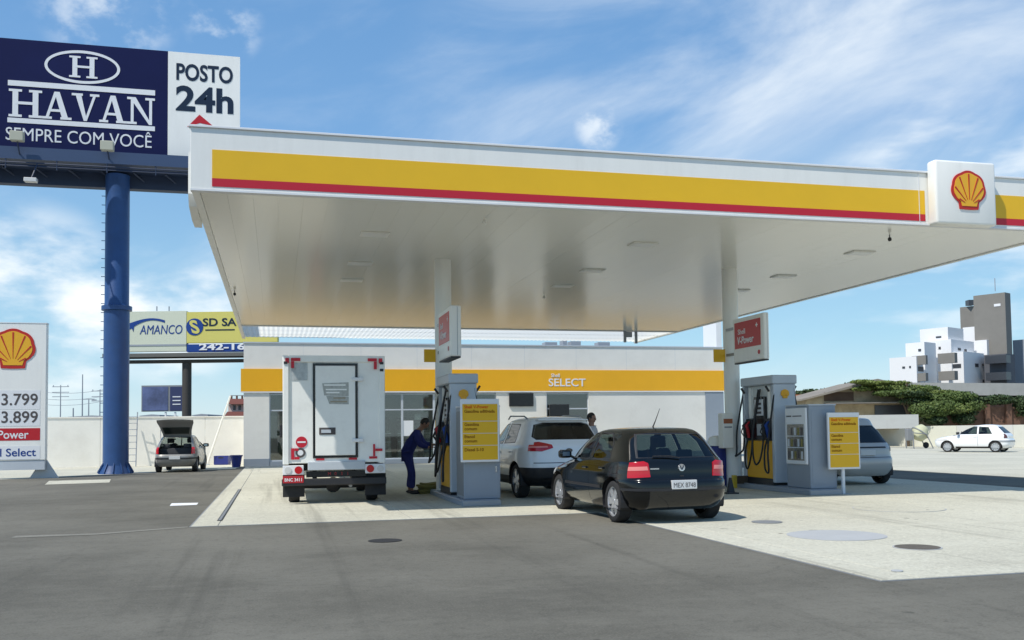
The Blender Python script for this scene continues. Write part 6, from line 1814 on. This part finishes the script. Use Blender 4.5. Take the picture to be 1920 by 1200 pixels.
# apartment block
ap = Far('apartment_block', 'stepped white apartment block with a tall grey tower on the right skyline', 'apartment building', 1790, 175)
AP = ap.o
AL = R(50)
FACES = {}


def vol(name, ul, uc, ur, vt, vb, mat, dy=0.0, par=None):
    """box with its near vertical edge at uc, a lit face running left to ul and a shaded face running right to ur"""
    (x0, _), (xc, zt_), (x1, _) = ap.xz(ul, vt, dy), ap.xz(uc, vt, dy), ap.xz(ur, vt, dy)
    zb4 = 0.0 if vb is None else ap.xz(uc, vb, dy)[1]
    c = Vector((xc, dy, 0)); da = Vector((-math.cos(AL), math.sin(AL), 0)); db = Vector((math.sin(AL), math.cos(AL), 0))
    mw = mwof(AP)

    def reach(d, ug):
        lo, hi = 0.0, 60.0
        for _ in range(40):
            md = (lo + hi) / 2; w_ = np.array(mw @ (c + d * md)) - CAM
            u_ = 960 + FOC * (w_ @ RT) / (w_ @ FW)
            if (u_ < ug) == (d.x > 0): lo = md
            else: hi = md
        return lo
    la, lb2 = da * max(reach(da, ul), 0.3), db * max(min(reach(db, ur), 25.0), 0.3)
    b = BM()
    pts = [c, c + la, c + la + lb2, c + lb2]
    prism(b, [(p.x, p.y) for p in pts], 'z', zb4, zt_)
    r_ = obj(name, b, mat, par or AP)
    FACES[r_.name] = (c, la.normalized(), lb2.normalized())
    return r_


VB = []
VB.append(vol('white_block', 1672, 1718, 1735, 668, None, MT.towerw, 0.0))
VB.append(vol('white_block', 1703, 1733, 1760, 641, None, MT.towerw, 3.0))
VB.append(vol('white_block', 1731, 1777, 1813, 613, None, MT.towerw, 6.5))
VB.append(vol('white_block', 1745, 1783, 1832, 636, None, MT.towerw, 5.5))
VB.append(vol('white_block', 1770, 1806, 1850, 659, None, MT.towerw, 4.2))
VB.append(vol('white_block', 1812, 1831, 1850, 612, None, MT.towerw, 14.0))
VB.append(vol('white_block', 1832, 1850, 1866, 637, None, MT.towerw, 11.0))
VB.append(vol('tower', 1834, 1884, 1904, 548, None, MT.tower, 9.0))
VB.append(vol('tower_shoulder', 1808, 1840, 1850, 572, None, MT.tower, 20.0))
VB.append(vol('side_block', 1905, 1925, 1960, 636, None, MT.distant, 14.0))
VB.append(vol('grey_block', 1850, 1886, 1908, 663, None, M('dark apartment paint', (0.10, 0.105, 0.12), 0.7), 4.6))
for (u0, u1, v0, v1) in ((1714, 1744, 666, 683), (1714, 1744, 699, 714), (1763, 1800, 661, 680), (1763, 1800, 695, 712), (1852, 1900, 665, 680), (1852, 1900, 697, 712)):
    vol('balcony', u0, (u0 * 0.28 + u1 * 0.72), u1, v0, v1, MT.tower if u0 < 1850 else MT.towerd, (-1.0 if u0 < 1750 else 0.5) if u0 < 1850 else 2.6)
def on_face(owner, side, u, v, w_px, h_px, mat, name='window', proud=0.08):
    c, la, lb2 = FACES[owner.name]
    t_ = la if side == 'L' else lb2
    nrm = Vector((t_.y, -t_.x, 0)); nrm = nrm if nrm.y < 0 else -nrm
    o_ = ap.inv @ Vector(CAM)

    def hit(uu, vv):
        d = (ap.inv.to_3x3() @ Vector(rayv(uu, vv)))
        return o_ + d * ((c - o_).dot(nrm) / d.dot(nrm))
    p, q = hit(u, v + h_px), hit(u + w_px, v)
    ww = abs((q - p).dot(t_)); ctr = (p + q) / 2
    b = B(-ww / 2, ww / 2, -proud, proud, p.z, q.z)
    b.transform(Matrix.Translation((ctr.x, ctr.y, 0)) @ Matrix.Rotation(math.atan2(t_.y, t_.x), 4, 'Z'))
    return obj(name, b, mat, owner)


for (ow, sd, lst) in ((VB[0], 'L', ((1692, 687, 5, 4), (1705, 686, 3, 4))), (VB[1], 'L', ((1722, 654, 5, 5),)), (VB[2], 'L', ((1755, 630, 10, 4),)), (VB[3], 'L', ((1747, 649, 4, 6), (1760, 650, 4, 5))), (VB[4], 'L', ((1776, 682, 26, 9), (1774, 713, 4, 5))),
                      (VB[4], 'R', ((1828, 682, 6, 6), (1841, 682, 3, 4), (1842, 712, 3, 4))), (VB[3], 'R', ((1796, 653, 5, 4), (1808, 655, 4, 4))), (VB[0], 'R', ((1721, 688, 10, 8),)), (VB[7], 'L', ((1864, 569, 12, 6),))):
    for (u0, v0, w_, h_) in lst:
        on_face(ow, sd, u0, v0, w_, h_, MT.print_white if ow is VB[7] else MT.towerd, 'tower_sign' if ow is VB[7] else 'window')
x, z = ap.xz(1866, 546); x, z = ap.xz(1866, 546, 12); obj('aerial', T([(x, 12, z), (x, 12, z + 2.6)], 0.08, 5), MT.distant, AP)
x, z = ap.xz(1822, 571, 21); obj('roof_tank', B(x - 0.6, x + 0.6, 21, 22.5, z - 0.1, z + 1.0), MT.towerd, AP)
